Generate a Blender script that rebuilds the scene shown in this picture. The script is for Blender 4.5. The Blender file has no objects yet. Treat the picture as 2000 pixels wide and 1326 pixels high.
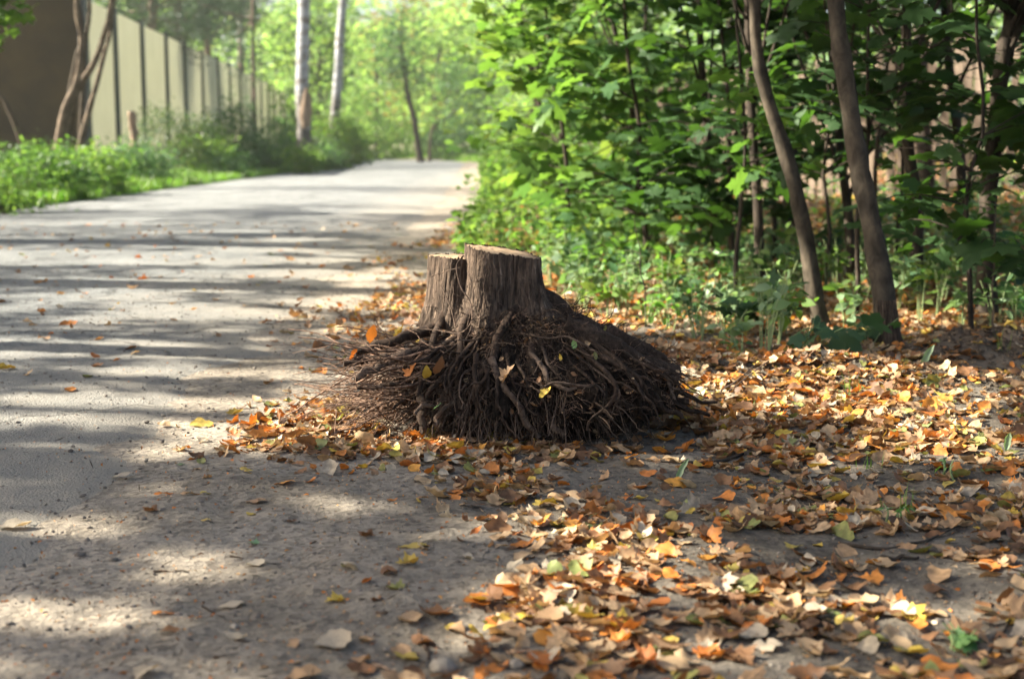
import bpy, math, random
import numpy as np
from mathutils import Vector

R = math.radians
rng = np.random.default_rng(11)
random.seed(4)
sc = bpy.context.scene

# ------------------------------------------------------------------ camera
CAM_H = 0.85
PITCH = R(7.63)
FPX = 2778.0
cam_d = bpy.data.cameras.new("camera")
cam = bpy.data.objects.new("camera", cam_d)
sc.collection.objects.link(cam)
sc.camera = cam
cam.location = (0, 0, CAM_H)
cam.rotation_euler = (R(90) - PITCH, 0, 0)
cam_d.lens = 50
cam_d.sensor_width = 36
cam_d.clip_start = 0.05
cam_d.clip_end = 2000
cam_d.dof.use_dof = True
cam_d.dof.focus_distance = 4.0
cam_d.dof.aperture_fstop = 3.3
sc.render.resolution_x = 1024
sc.render.resolution_y = 678

# ------------------------------------------------------------------ sky + sun
SUN_EL = R(35)
SUN_AZ = R(86)          # degrees to the left of the view direction (+Y)
sun_from = Vector((-math.sin(SUN_AZ) * math.cos(SUN_EL), math.cos(SUN_AZ) * math.cos(SUN_EL), math.sin(SUN_EL)))
w = bpy.data.worlds.new("World")
sc.world = w
w.use_nodes = True
nt = w.node_tree
nt.nodes.clear()
sky = nt.nodes.new("ShaderNodeTexSky")
sky.sky_type = 'NISHITA'
sky.sun_disc = False
sky.sun_elevation = SUN_EL
sky.sun_rotation = -SUN_AZ
sky.dust_density = 4.0
sky.air_density = 0.8
sky.ozone_density = 0.5
bg = nt.nodes.new("ShaderNodeBackground")
bg.inputs['Strength'].default_value = 0.068
wo = nt.nodes.new("ShaderNodeOutputWorld")
nt.links.new(sky.outputs[0], bg.inputs[0])
nt.links.new(bg.outputs[0], wo.inputs[0])

sd = bpy.data.lights.new("sun", 'SUN')
sd.energy = 5.0
sd.angle = R(0.53)
sd.color = (1.0, 0.93, 0.80)
so = bpy.data.objects.new("sun", sd)
so.rotation_euler = sun_from.to_track_quat('Z', 'Y').to_euler()
sc.collection.objects.link(so)

sc.view_settings.view_transform = 'Standard'
sc.view_settings.look = 'None'
sc.view_settings.exposure = 2.32
sc.view_settings.gamma = 1.0
sc.render.engine = 'CYCLES'
cy = sc.cycles
cy.use_denoising = True
cy.denoiser = 'OPENIMAGEDENOISE'
cy.max_bounces = 7
cy.diffuse_bounces = 4
cy.glossy_bounces = 2
cy.transmission_bounces = 4
cy.volume_bounces = 0
cy.transparent_max_bounces = 4
cy.sample_clamp_indirect = 6.0
cy.caustics_reflective = False
cy.caustics_refractive = False
cy.use_adaptive_sampling = True
cy.adaptive_threshold = 0.02

# ------------------------------------------------------------------ camera maths used for layout
cp, sp_ = math.cos(PITCH), math.sin(PITCH)


def ray(px, py):
    a = (px - 1000) / FPX
    b = (663 - py) / FPX
    return Vector((a, cp + b * sp_, -sp_ + b * cp))


def at(px, py, Y):
    """world point at forward distance Y seen at photo pixel px,py"""
    d = ray(px, py)
    t = Y / d.y
    return Vector((d.x * t, Y, CAM_H + d.z * t))


def gnd(px, py, z=0.0):
    d = ray(px, py)
    t = (z - CAM_H) / d.z
    return Vector((d.x * t, d.y * t, z))


def to_px(P):
    P = np.asarray(P, float)
    x, y, z = P[..., 0], P[..., 1], P[..., 2] - CAM_H
    dep = y * cp - z * sp_
    up = y * sp_ + z * cp
    dep = np.where(np.abs(dep) < 1e-3, 1e-3, dep)
    return 1000 + FPX * x / dep, 663 - FPX * up / dep, dep


# ------------------------------------------------------------------ noise
def _hash(i, j, k):
    h = (i * 374761393 + j * 668265263 + k * 2147483647 + 1013904223) & 0xFFFFFFFF
    h = ((h ^ (h >> 13)) * 1274126177) & 0xFFFFFFFF
    h = (h ^ (h >> 16)) & 0xFFFFFFFF
    h = (h * 2246822519) & 0xFFFFFFFF
    return ((h ^ (h >> 15)) & 0xFFFFFF) / float(0xFFFFFF)


def vn(x, y, z=0.0):
    x = np.asarray(x, float); y = np.asarray(y, float)
    z = np.broadcast_to(np.asarray(z, float), np.broadcast(x, y).shape)
    x, y = np.broadcast_arrays(x, y)
    xi, yi, zi = np.floor(x).astype(np.int64), np.floor(y).astype(np.int64), np.floor(z).astype(np.int64)
    fx, fy, fz = x - xi, y - yi, z - zi
    fx = fx * fx * (3 - 2 * fx); fy = fy * fy * (3 - 2 * fy); fz = fz * fz * (3 - 2 * fz)
    r = 0
    for a in (0, 1):
        for b in (0, 1):
            for c in (0, 1):
                wgt = (fx if a else 1 - fx) * (fy if b else 1 - fy) * (fz if c else 1 - fz)
                r = r + wgt * _hash(xi + a, yi + b, zi + c)
    return r * 2 - 1


def fbm(x, y, z=0.0, o=4, g=0.5):
    r, a, f = 0, 1, 1
    for i in range(o):
        r = r + a * vn(np.asarray(x) * f + 17.3 * i, np.asarray(y) * f + 5.1 * i, np.asarray(z) * f)
        a *= g; f *= 2
    return r


def sstep(a, b, x):
    t = np.clip((np.asarray(x, float) - a) / (b - a), 0, 1)
    return t * t * (3 - 2 * t)


# ------------------------------------------------------------------ terrain
def road_l(y):
    y = np.asarray(y, float)
    return np.interp(y, [0, 20, 32, 81, 95, 110, 130, 160], [-6.9, -7.1, -7.5, -8.8, -10.5, -15, -26, -60])


def road_r(y):
    y = np.asarray(y, float)
    return np.interp(y, [0, 6, 22, 81, 95, 110, 130, 160], [-1.0, -0.95, -0.94, -2.5, -3.4, -7.0, -17, -50])


MOUNDS = [(1640, 735, .30, .13, .055), (1840, 755, .35, .12, .05), (1930, 690, .30, .15, .09), (1450, 735, .25, .1, .02),
          (1800, 715, .14, .07, .03)]
_md = [(gnd(a, b), rx, ry, h) for a, b, rx, ry, h in MOUNDS]


def ground_h(x, y, fine=True):
    x = np.asarray(x, float); y = np.asarray(y, float)
    h = np.zeros(np.broadcast(x, y).shape)
    L = road_l(y); Rr = road_r(y)
    h = h + 0.42 * sstep(0.3, 3.0, L - x) * sstep(8, 16, y)
    rr = x - Rr
    h = h + 0.55 * sstep(1.9, 8, rr) * sstep(6, 20, y)
    h = h + 0.9 * sstep(12, 40, rr) * sstep(12, 45, y)
    off = np.maximum(sstep(0.2, 1.0, L - x), sstep(-0.2, 0.6, rr))
    h = h + off * 0.018 * fbm(x * 1.1, y * 1.1, 3.0, 3)
    if fine:
        near = 1 - sstep(9, 14, y)
        h = h + near * (0.0035 + 0.004 * off) * fbm(x * 9, y * 9, 1.0, 3)
        h = h + near * (0.0008 + .0010 * off) * fbm(x * 27, y * 27, 2.0, 2)
    for c, rx, ry, hh in _md:
        d = ((x - c.x) / rx) ** 2 + ((y - c.y) / ry) ** 2
        m = np.exp(-d)
        h = h + hh * m * (1 + .35 * fbm(x * 14, y * 14, 5.0, 3) * fine)
    return h


def gh(x, y):
    return float(ground_h(np.array([x]), np.array([y]))[0])


# ------------------------------------------------------------------ mesh helper
class MB:
    def __init__(s):
        s.v = []; s.n = 0; s.loops = []; s.tot = []; s.mi = []

    def add(s, verts, faces, mi=0):
        """verts (n,3), faces (m,k) int array"""
        verts = np.asarray(verts, np.float32).reshape(-1, 3)
        faces = np.asarray(faces, np.int64)
        s.v.append(verts)
        s.loops.append((faces + s.n).ravel().astype(np.int32))
        s.tot.append(np.full(len(faces), faces.shape[1], np.int32))
        s.mi.append(np.full(len(faces), mi, np.int32))
        s.n += len(verts)

    def mesh(s, name, mats, smooth=True):
        me = bpy.data.meshes.new(name)
        v = np.concatenate(s.v) if s.v else np.zeros((0, 3), np.float32)
        lo = np.concatenate(s.loops); to = np.concatenate(s.tot)
        me.vertices.add(len(v)); me.vertices.foreach_set("co", v.ravel())
        me.loops.add(len(lo)); me.loops.foreach_set("vertex_index", lo)
        me.polygons.add(len(to))
        st = np.zeros(len(to), np.int32); st[1:] = np.cumsum(to)[:-1]
        me.polygons.foreach_set("loop_start", st)
        me.polygons.foreach_set("loop_total", to)
        me.polygons.foreach_set("material_index", np.concatenate(s.mi))
        me.polygons.foreach_set("use_smooth", np.full(len(to), smooth, bool))
        for m in (mats if isinstance(mats, (list, tuple)) else [mats]):
            me.materials.append(m)
        me.update(calc_edges=True)
        me.validate()
        return me


def link(name, me, parent=None, loc=None):
    o = bpy.data.objects.new(name, me)
    sc.collection.objects.link(o)
    if parent is not None:
        o.parent = parent
    if loc is not None:
        o.location = loc
    return o


def obj(name, mb, mats, parent=None, smooth=True, origin=None):
    """origin: when the parent empty sits at `origin`, vertices given in world space are made local"""
    if origin is not None:
        off = np.asarray(origin, np.float32)
        mb.v = [v - off for v in mb.v]
    o = link(name, mb.mesh(name, mats, smooth), parent)
    if origin is not None and parent is None:
        o.location = origin
    return o


def tag(o, label, cat, group=None, kind=None):
    if label: o['label'] = label
    if cat: o['category'] = cat
    if group: o['group'] = group
    if kind: o['kind'] = kind
    return o


def empty(name, loc, label, cat, group=None):
    o = bpy.data.objects.new(name, None)
    o.empty_display_size = .1
    sc.collection.objects.link(o)
    o.location = loc
    return tag(o, label, cat, group)


def tube(mb, pts, radii, sides=8, cap=True, rough=0.0, mi=0, seed=0.0):
    P = np.array([tuple(p) for p in pts], float)
    n = len(P)
    rad = np.broadcast_to(np.asarray(radii, float), (n,)) if np.ndim(radii) == 0 else np.asarray(radii, float)
    T = np.gradient(P, axis=0)
    T /= np.linalg.norm(T, axis=1)[:, None] + 1e-9
    ref = np.array([0, 0, 1.0]) if abs(T[0][2]) < .9 else np.array([1.0, 0, 0])
    N = np.zeros((n, 3)); prev = ref
    for i in range(n):
        a = prev - T[i] * prev.dot(T[i])
        a /= np.linalg.norm(a) + 1e-9
        N[i] = a; prev = a
    B = np.cross(T, N)
    ang = np.linspace(0, 2 * math.pi, sides, endpoint=False)
    rr = rad[:, None] * np.ones((1, sides))
    if rough:
        rr = rr * (1 + rough * fbm(np.cos(ang)[None, :] * 2.2 + seed, np.arange(n)[:, None] * .45 + 0 * ang, np.sin(ang)[None, :] * 2.2 + seed, 3))
    V = P[:, None, :] + rr[..., None] * (np.cos(ang)[None, :, None] * N[:, None, :] + np.sin(ang)[None, :, None] * B[:, None, :])
    idx = np.arange(n * sides).reshape(n, sides)
    a = idx[:-1]; b = np.roll(idx, -1, 1)[:-1]; c = np.roll(idx, -1, 1)[1:]; d = idx[1:]
    F = np.stack([a, b, c, d], -1).reshape(-1, 4)
    mb.add(V.reshape(-1, 3), F, mi)
    if cap:
        for ring, ce, fl in ((V[-1], P[-1], 0), (V[0], P[0], 1)):
            vv = np.vstack([ring, ce])
            k = np.arange(sides)
            f = np.stack([k, (k + 1) % sides, np.full(sides, sides)], -1)
            if fl: f = f[:, ::-1]
            mb.add(vv, f, mi)


def spline(pts, n):
    """Catmull-Rom through pts (with optional 4th radius column)"""
    P = np.array([tuple(p) for p in pts], float)
    if len(P) == 2:
        t = np.linspace(0, 1, n)[:, None]
        return P[0] * (1 - t) + P[1] * t
    Q = np.vstack([2 * P[0] - P[1], P, 2 * P[-1] - P[-2]])
    out = []
    for u in np.linspace(0, len(P) - 1 - 1e-6, n):
        i = int(u); t = u - i
        p0, p1, p2, p3 = Q[i], Q[i + 1], Q[i + 2], Q[i + 3]
        out.append(.5 * ((2 * p1) + (-p0 + p2) * t + (2 * p0 - 5 * p1 + 4 * p2 - p3) * t * t + (-p0 + 3 * p1 - 3 * p2 + p3) * t ** 3))
    return np.array(out)


# ------------------------------------------------------------------ materials
def mat(name):
    m = bpy.data.materials.new(name)
    m.use_nodes = True
    m.node_tree.nodes.clear()
    return m, m.node_tree.nodes, m.node_tree.links


def nd(ns, t, **kw):
    n = ns.new(t)
    for k, v in kw.items():
        if k in n.inputs: n.inputs[k].default_value = v
        else: setattr(n, k, v)
    return n


def ramp(ns, cols, pos=None, interp='LINEAR'):
    r = ns.new("ShaderNodeValToRGB")
    r.color_ramp.interpolation = interp
    k = len(cols)
    pos = pos or [i / max(1, k - 1) for i in range(k)]
    while len(r.color_ramp.elements) < k:
        r.color_ramp.elements.new(.5)
    for e, c, p in zip(r.color_ramp.elements, cols, pos):
        e.position = p; e.color = (*c, 1)
    return r


def leaf_mat(name, cols, trans=0.4, tcol=(1.25, 1.5, 0.5), rough=.45, spec=.4, blotch=0.0, individual=False):
    m, ns, ls = mat(name)
    geo = ns.new("ShaderNodeNewGeometry")
    src = geo.outputs['Random Per Island']
    if individual:
        oi = ns.new("ShaderNodeObjectInfo"); src = oi.outputs['Random']
    rp = ramp(ns, cols)
    ls.new(src, rp.inputs[0])
    col = rp.outputs[0]
    if blotch:
        tc = ns.new("ShaderNodeTexCoord")
        nz = nd(ns, "ShaderNodeTexNoise", Scale=60.0, Detail=3.0)
        ls.new(tc.outputs['Object'], nz.inputs['Vector'])
        mr = ns.new("ShaderNodeMapRange")
        mr.inputs[1].default_value = .35; mr.inputs[2].default_value = .65
        mr.inputs[3].default_value = 1 - blotch; mr.inputs[4].default_value = 1 + blotch * .5
        ls.new(nz.outputs[0], mr.inputs[0])
        mx = ns.new("ShaderNodeVectorMath"); mx.operation = 'SCALE'
        ls.new(col, mx.inputs[0]); ls.new(mr.outputs[0], mx.inputs['Scale'])
        col = mx.outputs[0]
    p = nd(ns, "ShaderNodeBsdfPrincipled", Roughness=rough)
    p.inputs['Specular IOR Level'].default_value = spec
    ls.new(col, p.inputs['Base Color'])
    t = ns.new("ShaderNodeBsdfTranslucent")
    ml = ns.new("ShaderNodeVectorMath"); ml.operation = 'MULTIPLY'
    ml.inputs[1].default_value = tcol
    ls.new(col, ml.inputs[0]); ls.new(ml.outputs[0], t.inputs[0])
    mixs = ns.new("ShaderNodeMixShader"); mixs.inputs[0].default_value = trans
    o = ns.new("ShaderNodeOutputMaterial")
    ls.new(p.outputs[0], mixs.inputs[1]); ls.new(t.outputs[0], mixs.inputs[2]); ls.new(mixs.outputs[0], o.inputs[0])
    return m


def bark_mat(name, c1, c2, scale=30.0, stretch=(1, 1, .15), bump=.6, rough=.9, dist=.01, c3=None, detail=6.0):
    m, ns, ls = mat(name)
    tc = ns.new("ShaderNodeTexCoord")
    mp = ns.new("ShaderNodeMapping"); mp.inputs['Scale'].default_value = stretch
    ls.new(tc.outputs['Object'], mp.inputs[0])
    nz = nd(ns, "ShaderNodeTexNoise", Scale=scale, Detail=detail, Roughness=.65, Distortion=.6)
    ls.new(mp.outputs[0], nz.inputs['Vector'])
    rp = ramp(ns, [c1, c2] + ([c3] if c3 else []), [.33, .62] + ([.75] if c3 else []))
    ls.new(nz.outputs[0], rp.inputs[0])
    n2 = nd(ns, "ShaderNodeTexNoise", Scale=scale * .25, Detail=3.0)
    ls.new(tc.outputs['Object'], n2.inputs['Vector'])
    mr = ns.new("ShaderNodeMapRange"); mr.inputs[1].default_value = .3; mr.inputs[2].default_value = .7
    mr.inputs[3].default_value = .65; mr.inputs[4].default_value = 1.25
    ls.new(n2.outputs[0], mr.inputs[0])
    sc_ = ns.new("ShaderNodeVectorMath"); sc_.operation = 'SCALE'
    ls.new(rp.outputs[0], sc_.inputs[0]); ls.new(mr.outputs[0], sc_.inputs['Scale'])
    p = nd(ns, "ShaderNodeBsdfPrincipled", Roughness=rough)
    p.inputs['Specular IOR Level'].default_value = .2
    b = nd(ns, "ShaderNodeBump", Strength=bump, Distance=dist)
    ls.new(nz.outputs[0], b.inputs['Height'])
    o = ns.new("ShaderNodeOutputMaterial")
    ls.new(sc_.outputs[0], p.inputs['Base Color']); ls.new(b.outputs[0], p.inputs['Normal']); ls.new(p.outputs[0], o.inputs[0])
    return m


def plain_mat(name, col, rough=.8, var=.25, scale=20.0, bump=.2, dist=.003):
    c1 = tuple(c * (1 - var) for c in col); c2 = tuple(min(1, c * (1 + var)) for c in col)
    return bark_mat(name, c1, c2, scale, (1, 1, 1), bump, rough, dist)


def soil_mat(name, c_lo, c_hi, road=False):
    m, ns, ls = mat(name)
    tc = ns.new("ShaderNodeTexCoord")
    P = tc.outputs['Object']

    def noise(s, d=4.0, r=.6):
        n = nd(ns, "ShaderNodeTexNoise", Scale=s, Detail=d, Roughness=r)
        ls.new(P, n.inputs['Vector']); return n.outputs[0]
    big = noise(1.3); mid = noise(14.0, 6.0, .7); fine = noise(120.0, 4.0, .7)
    vor = nd(ns, "ShaderNodeTexVoronoi", Scale=130.0 if road else 70.0); ls.new(P, vor.inputs['Vector'])

    def math_(op, a, b, cl=False):
        n = ns.new("ShaderNodeMath"); n.operation = op; n.use_clamp = cl
        for i, q in enumerate((a, b)):
            if isinstance(q, (int, float)): n.inputs[i].default_value = q
            else: ls.new(q, n.inputs[i])
        return n.outputs[0]
    mixv = math_('ADD', math_('MULTIPLY', big, .45), math_('ADD', math_('MULTIPLY', mid, .35), math_('MULTIPLY', fine, .2)))
    rp = ramp(ns, [c_lo, c_hi], [.40, .60]); ls.new(mixv, rp.inputs[0])
    col = rp.outputs[0]
    # per-grain tint
    gr = ramp(ns, [(.45, .43, .42), (1.0, 1.0, 1.0), (1.35, 1.32, 1.26)], [0, .5, 1])
    ls.new(vor.outputs['Color'], gr.inputs[0])
    mg = ns.new("ShaderNodeVectorMath"); mg.operation = 'MULTIPLY'
    ls.new(col, mg.inputs[0]); ls.new(gr.outputs[0], mg.inputs[1])
    col = mg.outputs[0]
    hgt = math_('ADD', math_('MULTIPLY', mid, .35 if road else 1.0), math_('ADD', math_('MULTIPLY', fine, .8 if road else .5), math_('MULTIPLY', vor.outputs['Distance'], .34 if road else .14)))
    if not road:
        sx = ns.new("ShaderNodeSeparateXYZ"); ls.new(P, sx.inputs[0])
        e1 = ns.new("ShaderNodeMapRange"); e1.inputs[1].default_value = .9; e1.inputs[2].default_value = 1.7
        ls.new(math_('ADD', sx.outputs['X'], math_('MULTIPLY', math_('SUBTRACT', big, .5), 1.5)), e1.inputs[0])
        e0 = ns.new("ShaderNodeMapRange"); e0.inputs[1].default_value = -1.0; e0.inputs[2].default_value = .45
        e0.inputs[3].default_value = .95; e0.inputs[4].default_value = .42  # soil darkens to the right: damp, with some shade put into the colour
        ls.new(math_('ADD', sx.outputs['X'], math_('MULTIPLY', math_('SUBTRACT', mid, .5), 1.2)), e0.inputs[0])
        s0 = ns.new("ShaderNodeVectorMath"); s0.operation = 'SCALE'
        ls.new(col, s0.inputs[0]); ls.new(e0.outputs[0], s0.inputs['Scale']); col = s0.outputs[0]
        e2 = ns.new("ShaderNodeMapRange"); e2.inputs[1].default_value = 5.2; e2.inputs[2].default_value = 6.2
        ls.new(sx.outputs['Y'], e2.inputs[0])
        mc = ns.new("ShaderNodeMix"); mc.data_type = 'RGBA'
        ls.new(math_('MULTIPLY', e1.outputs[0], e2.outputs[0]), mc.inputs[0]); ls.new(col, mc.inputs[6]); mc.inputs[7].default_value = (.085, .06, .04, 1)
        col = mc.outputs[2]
    if road:
        # dusty sand drifting over the worn edge of the asphalt
        sx = ns.new("ShaderNodeSeparateXYZ"); ls.new(P, sx.inputs[0])
        e = math_('ADD', sx.outputs['X'], 1.0)                      # ~0 at the edge
        e = math_('ADD', e, math_('MULTIPLY', math_('SUBTRACT', big, .5), 3.0))
        e = math_('ADD', e, math_('MULTIPLY', math_('SUBTRACT', mid, .5), 1.2))
        ny = math_('MULTIPLY', math_('SUBTRACT', 4.3, sx.outputs['Y']), .45)
        e = math_('ADD', e, math_('MAXIMUM', ny, 0.0))
        mr = ns.new("ShaderNodeMapRange"); mr.inputs[1].default_value = -1.5; mr.inputs[2].default_value = .1
        ls.new(e, mr.inputs[0])
        mc = ns.new("ShaderNodeMix"); mc.data_type = 'RGBA'
        ls.new(mr.outputs[0], mc.inputs[0]); ls.new(col, mc.inputs[6]); mc.inputs[7].default_value = (.27, .245, .20, 1)
        col = mc.outputs[2]
        # cracks
        cr = nd(ns, "ShaderNodeTexVoronoi", Scale=.55); cr.feature = 'DISTANCE_TO_EDGE'
        wv = nd(ns, "ShaderNodeTexNoise", Scale=2.5, Detail=5.0); ls.new(P, wv.inputs['Vector'])
        va = ns.new("ShaderNodeVectorMath"); va.operation = 'MULTIPLY_ADD'
        ls.new(wv.outputs['Color'], va.inputs[0]); va.inputs[1].default_value = (.9, .9, 0); ls.new(P, va.inputs[2])
        ls.new(va.outputs[0], cr.inputs['Vector'])
        cm = ns.new("ShaderNodeMapRange"); cm.inputs[1].default_value = .002; cm.inputs[2].default_value = .011
        cm.inputs[3].default_value = .45; cm.inputs[4].default_value = 1
        ls.new(cr.outputs['Distance'], cm.inputs[0])
        sc_ = ns.new("ShaderNodeVectorMath"); sc_.operation = 'SCALE'
        ls.new(col, sc_.inputs[0]); ls.new(cm.outputs[0], sc_.inputs['Scale']); col = sc_.outputs[0]
    p = nd(ns, "ShaderNodeBsdfPrincipled", Roughness=.92)
    p.inputs['Specular IOR Level'].default_value = .25
    b = nd(ns, "ShaderNodeBump", Strength=.9, Distance=.02 if road else .014)
    ls.new(hgt, b.inputs['Height'])
    o = ns.new("ShaderNodeOutputMaterial")
    ls.new(col, p.inputs['Base Color']); ls.new(b.outputs[0], p.inputs['Normal']); ls.new(p.outputs[0], o.inputs[0])
    return m


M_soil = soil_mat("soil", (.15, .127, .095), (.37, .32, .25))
M_road = soil_mat("weathered_asphalt", (.14, .147, .143), (.26, .268, .258), road=True)
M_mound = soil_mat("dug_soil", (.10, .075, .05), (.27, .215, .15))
M_grass = leaf_mat("grass_blades", [(.07, .16, .02), (.11, .24, .03), (.16, .22, .05), (.10, .16, .03)], .45)
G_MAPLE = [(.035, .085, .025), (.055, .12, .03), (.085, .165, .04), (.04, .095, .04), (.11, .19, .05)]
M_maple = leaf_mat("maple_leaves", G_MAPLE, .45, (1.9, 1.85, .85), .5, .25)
M_mapledk = leaf_mat("shaded_maple_leaves", [(.025, .055, .018), (.035, .075, .025), (.045, .09, .03)], .38, (1.8, 2.0, .6), .55, .22)  # darker copy of the maple leaf colours, shade put into them
M_glossy = leaf_mat("glossy_undergrowth_leaves", [(.04, .10, .035), (.06, .14, .05), (.10, .2, .065), (.14, .24, .08)], .4, (1.9, 2.1, .6), .45, .35)
M_light = leaf_mat("light_green_leaves", [(.055, .125, .028), (.08, .16, .035), (.12, .2, .045), (.065, .14, .035), (.13, .18, .05)], .5, (1.9, 1.8, .95), .6, .15)
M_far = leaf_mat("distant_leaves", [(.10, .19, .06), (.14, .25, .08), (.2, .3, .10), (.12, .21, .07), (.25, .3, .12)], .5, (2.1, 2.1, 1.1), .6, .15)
M_turn = leaf_mat("turning_leaves", [(.14, .15, .04), (.2, .13, .05), (.12, .16, .04), (.24, .12, .05)], .5, (1.8, 1.7, .9), .6, .15)
M_needle = leaf_mat("spruce_needles", [(.025, .055, .03), (.035, .075, .04), (.05, .095, .05)], .2, (1.2, 1.4, .7))
M_bluegr = leaf_mat("bluish_shrub_leaves", [(.045, .09, .045), (.06, .12, .055), (.09, .15, .07)], .42, (1.8, 2.0, .9), .55, .25)
M_darkbush = leaf_mat("dark_shrub_leaves", [(.045, .085, .04), (.06, .105, .045), (.08, .13, .05), (.09, .10, .05)], .35, (1.3, 1.4, .6))
M_shade = leaf_mat("canopy_leaves", [(.04, .09, .02), (.06, .12, .025), (.08, .15, .03)], .12, (1.3, 1.6, .5))

LC = {
    'tan': [(.32, .19, .095), (.42, .27, .14), (.48, .34, .19), (.25, .145, .075)],
    'brown': [(.13, .065, .03), (.20, .10, .045), (.26, .13, .055), (.09, .05, .025)],
    'orange': [(.46, .16, .03), (.55, .21, .04), (.38, .12, .03), (.58, .28, .05)],
    'yellow': [(.46, .32, .06), (.42, .32, .08), (.52, .36, .05), (.34, .28, .07)],
    'cream': [(.40, .33, .23), (.46, .38, .27), (.38, .31, .21), (.48, .41, .30)],
    'olive': [(.22, .22, .06), (.17, .20, .06), (.28, .25, .07), (.14, .18, .07)],
    'green': [(.14, .26, .08), (.2, .34, .12), (.12, .22, .09), (.25, .4, .2)],
}
FM = {k: leaf_mat("fallen_" + k, v, .22, (1.25, 1.0, .6), .6, .3, .35) for k, v in LC.items()}
FMI = {k: leaf_mat("single_fallen_" + k, v, .22, (1.25, 1.0, .6), .6, .3, .35, True) for k, v in LC.items()}

M_bark_st = bark_mat("stump_bark", (.010, .006, .004), (.12, .084, .058), 95, (1, 1, .09), 1.0, .9, .007, (.42, .31, .22), 9.0)
M_root = bark_mat("root_bark", (.008, .005, .003), (.058, .036, .023), 70, (1, 1, .5), .8, .9, .006, (.19, .125, .085))
M_rootpale = bark_mat("bare_root_wood", (.035, .022, .015), (.14, .095, .065), 60, (1, 1, 1), .6, .85, .004)
M_rootred = bark_mat("reddish_root_twigs", (.045, .027, .017), (.24, .15, .10), 60, (1, 1, 1), .5, .85, .003)
M_clod = bark_mat("root_ball_soil", (.005, .0035, .0025), (.022, .014, .009), 34, (1, 1, 1), 1.0, .95, .03, (.07, .048, .033))
M_bark_gr = bark_mat("smooth_grey_bark", (.026, .021, .014), (.078, .061, .041), 25, (1, 1, .5), .45, .85, .006)
M_bark_dk = bark_mat("dark_bark", (.018, .014, .01), (.055, .042, .03), 30, (1, 1, .3), .7, .9, .01)
M_bark_sp = bark_mat("conifer_bark", (.07, .05, .04), (.16, .12, .09), 20, (1, 1, .4), .7, .9, .02)
M_bark_pale = bark_mat("pale_bark", (.045, .033, .022), (.17, .13, .09), 20, (1, 1, .4), .5, .85, .01)

# sawn wood with growth rings round the object's own origin
def cut_mat(name):
    m, ns, ls = mat(name)
    tc = ns.new("ShaderNodeTexCoord")
    wv = nd(ns, "ShaderNodeTexWave", Scale=16.0, Distortion=3.0, Detail=3.0); wv.wave_type = 'RINGS'; wv.rings_direction = 'Z'
    ls.new(tc.outputs['Object'], wv.inputs['Vector'])
    nz = nd(ns, "ShaderNodeTexNoise", Scale=40.0, Detail=5.0); ls.new(tc.outputs['Object'], nz.inputs['Vector'])
    ad = ns.new("ShaderNodeMath"); ad.operation = 'MULTIPLY_ADD'
    ls.new(wv.outputs['Fac'], ad.inputs[0]); ad.inputs[1].default_value = .3; ls.new(nz.outputs[0], ad.inputs[2])
    rp = ramp(ns, [(.13, .08, .04), (.26, .17, .09), (.34, .24, .14)], [.35, .65, .9])
    ls.new(ad.outputs[0], rp.inputs[0])
    p = nd(ns, "ShaderNodeBsdfPrincipled", Roughness=.8)
    b = nd(ns, "ShaderNodeBump", Strength=.6, Distance=.003); ls.new(ad.outputs[0], b.inputs['Height'])
    o = ns.new("ShaderNodeOutputMaterial")
    ls.new(rp.outputs[0], p.inputs['Base Color']); ls.new(b.outputs[0], p.inputs['Normal']); ls.new(p.outputs[0], o.inputs[0])
    return m


M_cut = cut_mat("sawn_wood")


def birch_mat():
    m, ns, ls = mat("birch_bark")
    tc = ns.new("ShaderNodeTexCoord")
    mp = ns.new("ShaderNodeMapping"); mp.inputs['Scale'].default_value = (1, 1, 3.0)
    ls.new(tc.outputs['Object'], mp.inputs[0])
    n1 = nd(ns, "ShaderNodeTexNoise", Scale=1.7, Detail=8.0, Roughness=.75); ls.new(mp.outputs[0], n1.inputs['Vector'])
    sx = ns.new("ShaderNodeSeparateXYZ"); ls.new(tc.outputs['Object'], sx.inputs[0])
    mr = ns.new("ShaderNodeMapRange"); mr.inputs[1].default_value = 1.0; mr.inputs[2].default_value = 3.6
    mr.inputs[3].default_value = -.22; mr.inputs[4].default_value = -.03
    ls.new(sx.outputs['Z'], mr.inputs[0])
    ad = ns.new("ShaderNodeMath"); ad.operation = 'ADD'; ls.new(n1.outputs[0], ad.inputs[0]); ls.new(mr.outputs[0], ad.inputs[1])
    rp = ramp(ns, [(.05, .045, .04), (.14, .12, .10), (.27, .28, .29), (.38, .39, .40)], [.30, .40, .48, .75])
    ls.new(ad.outputs[0], rp.inputs[0])
    p = nd(ns, "ShaderNodeBsdfPrincipled", Roughness=.7)
    b = nd(ns, "ShaderNodeBump", Strength=.6, Distance=.02); ls.new(ad.outputs[0], b.inputs['Height'])
    o = ns.new("ShaderNodeOutputMaterial")
    ls.new(rp.outputs[0], p.inputs['Base Color']); ls.new(b.outputs[0], p.inputs['Normal']); ls.new(p.outputs[0], o.inputs[0])
    return m


M_birch = birch_mat()
M_baresnag = bark_mat("bare_weathered_wood", (.13, .09, .06), (.30, .22, .15), 6, (1, 1, .2), .6, .8, .02)


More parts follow.
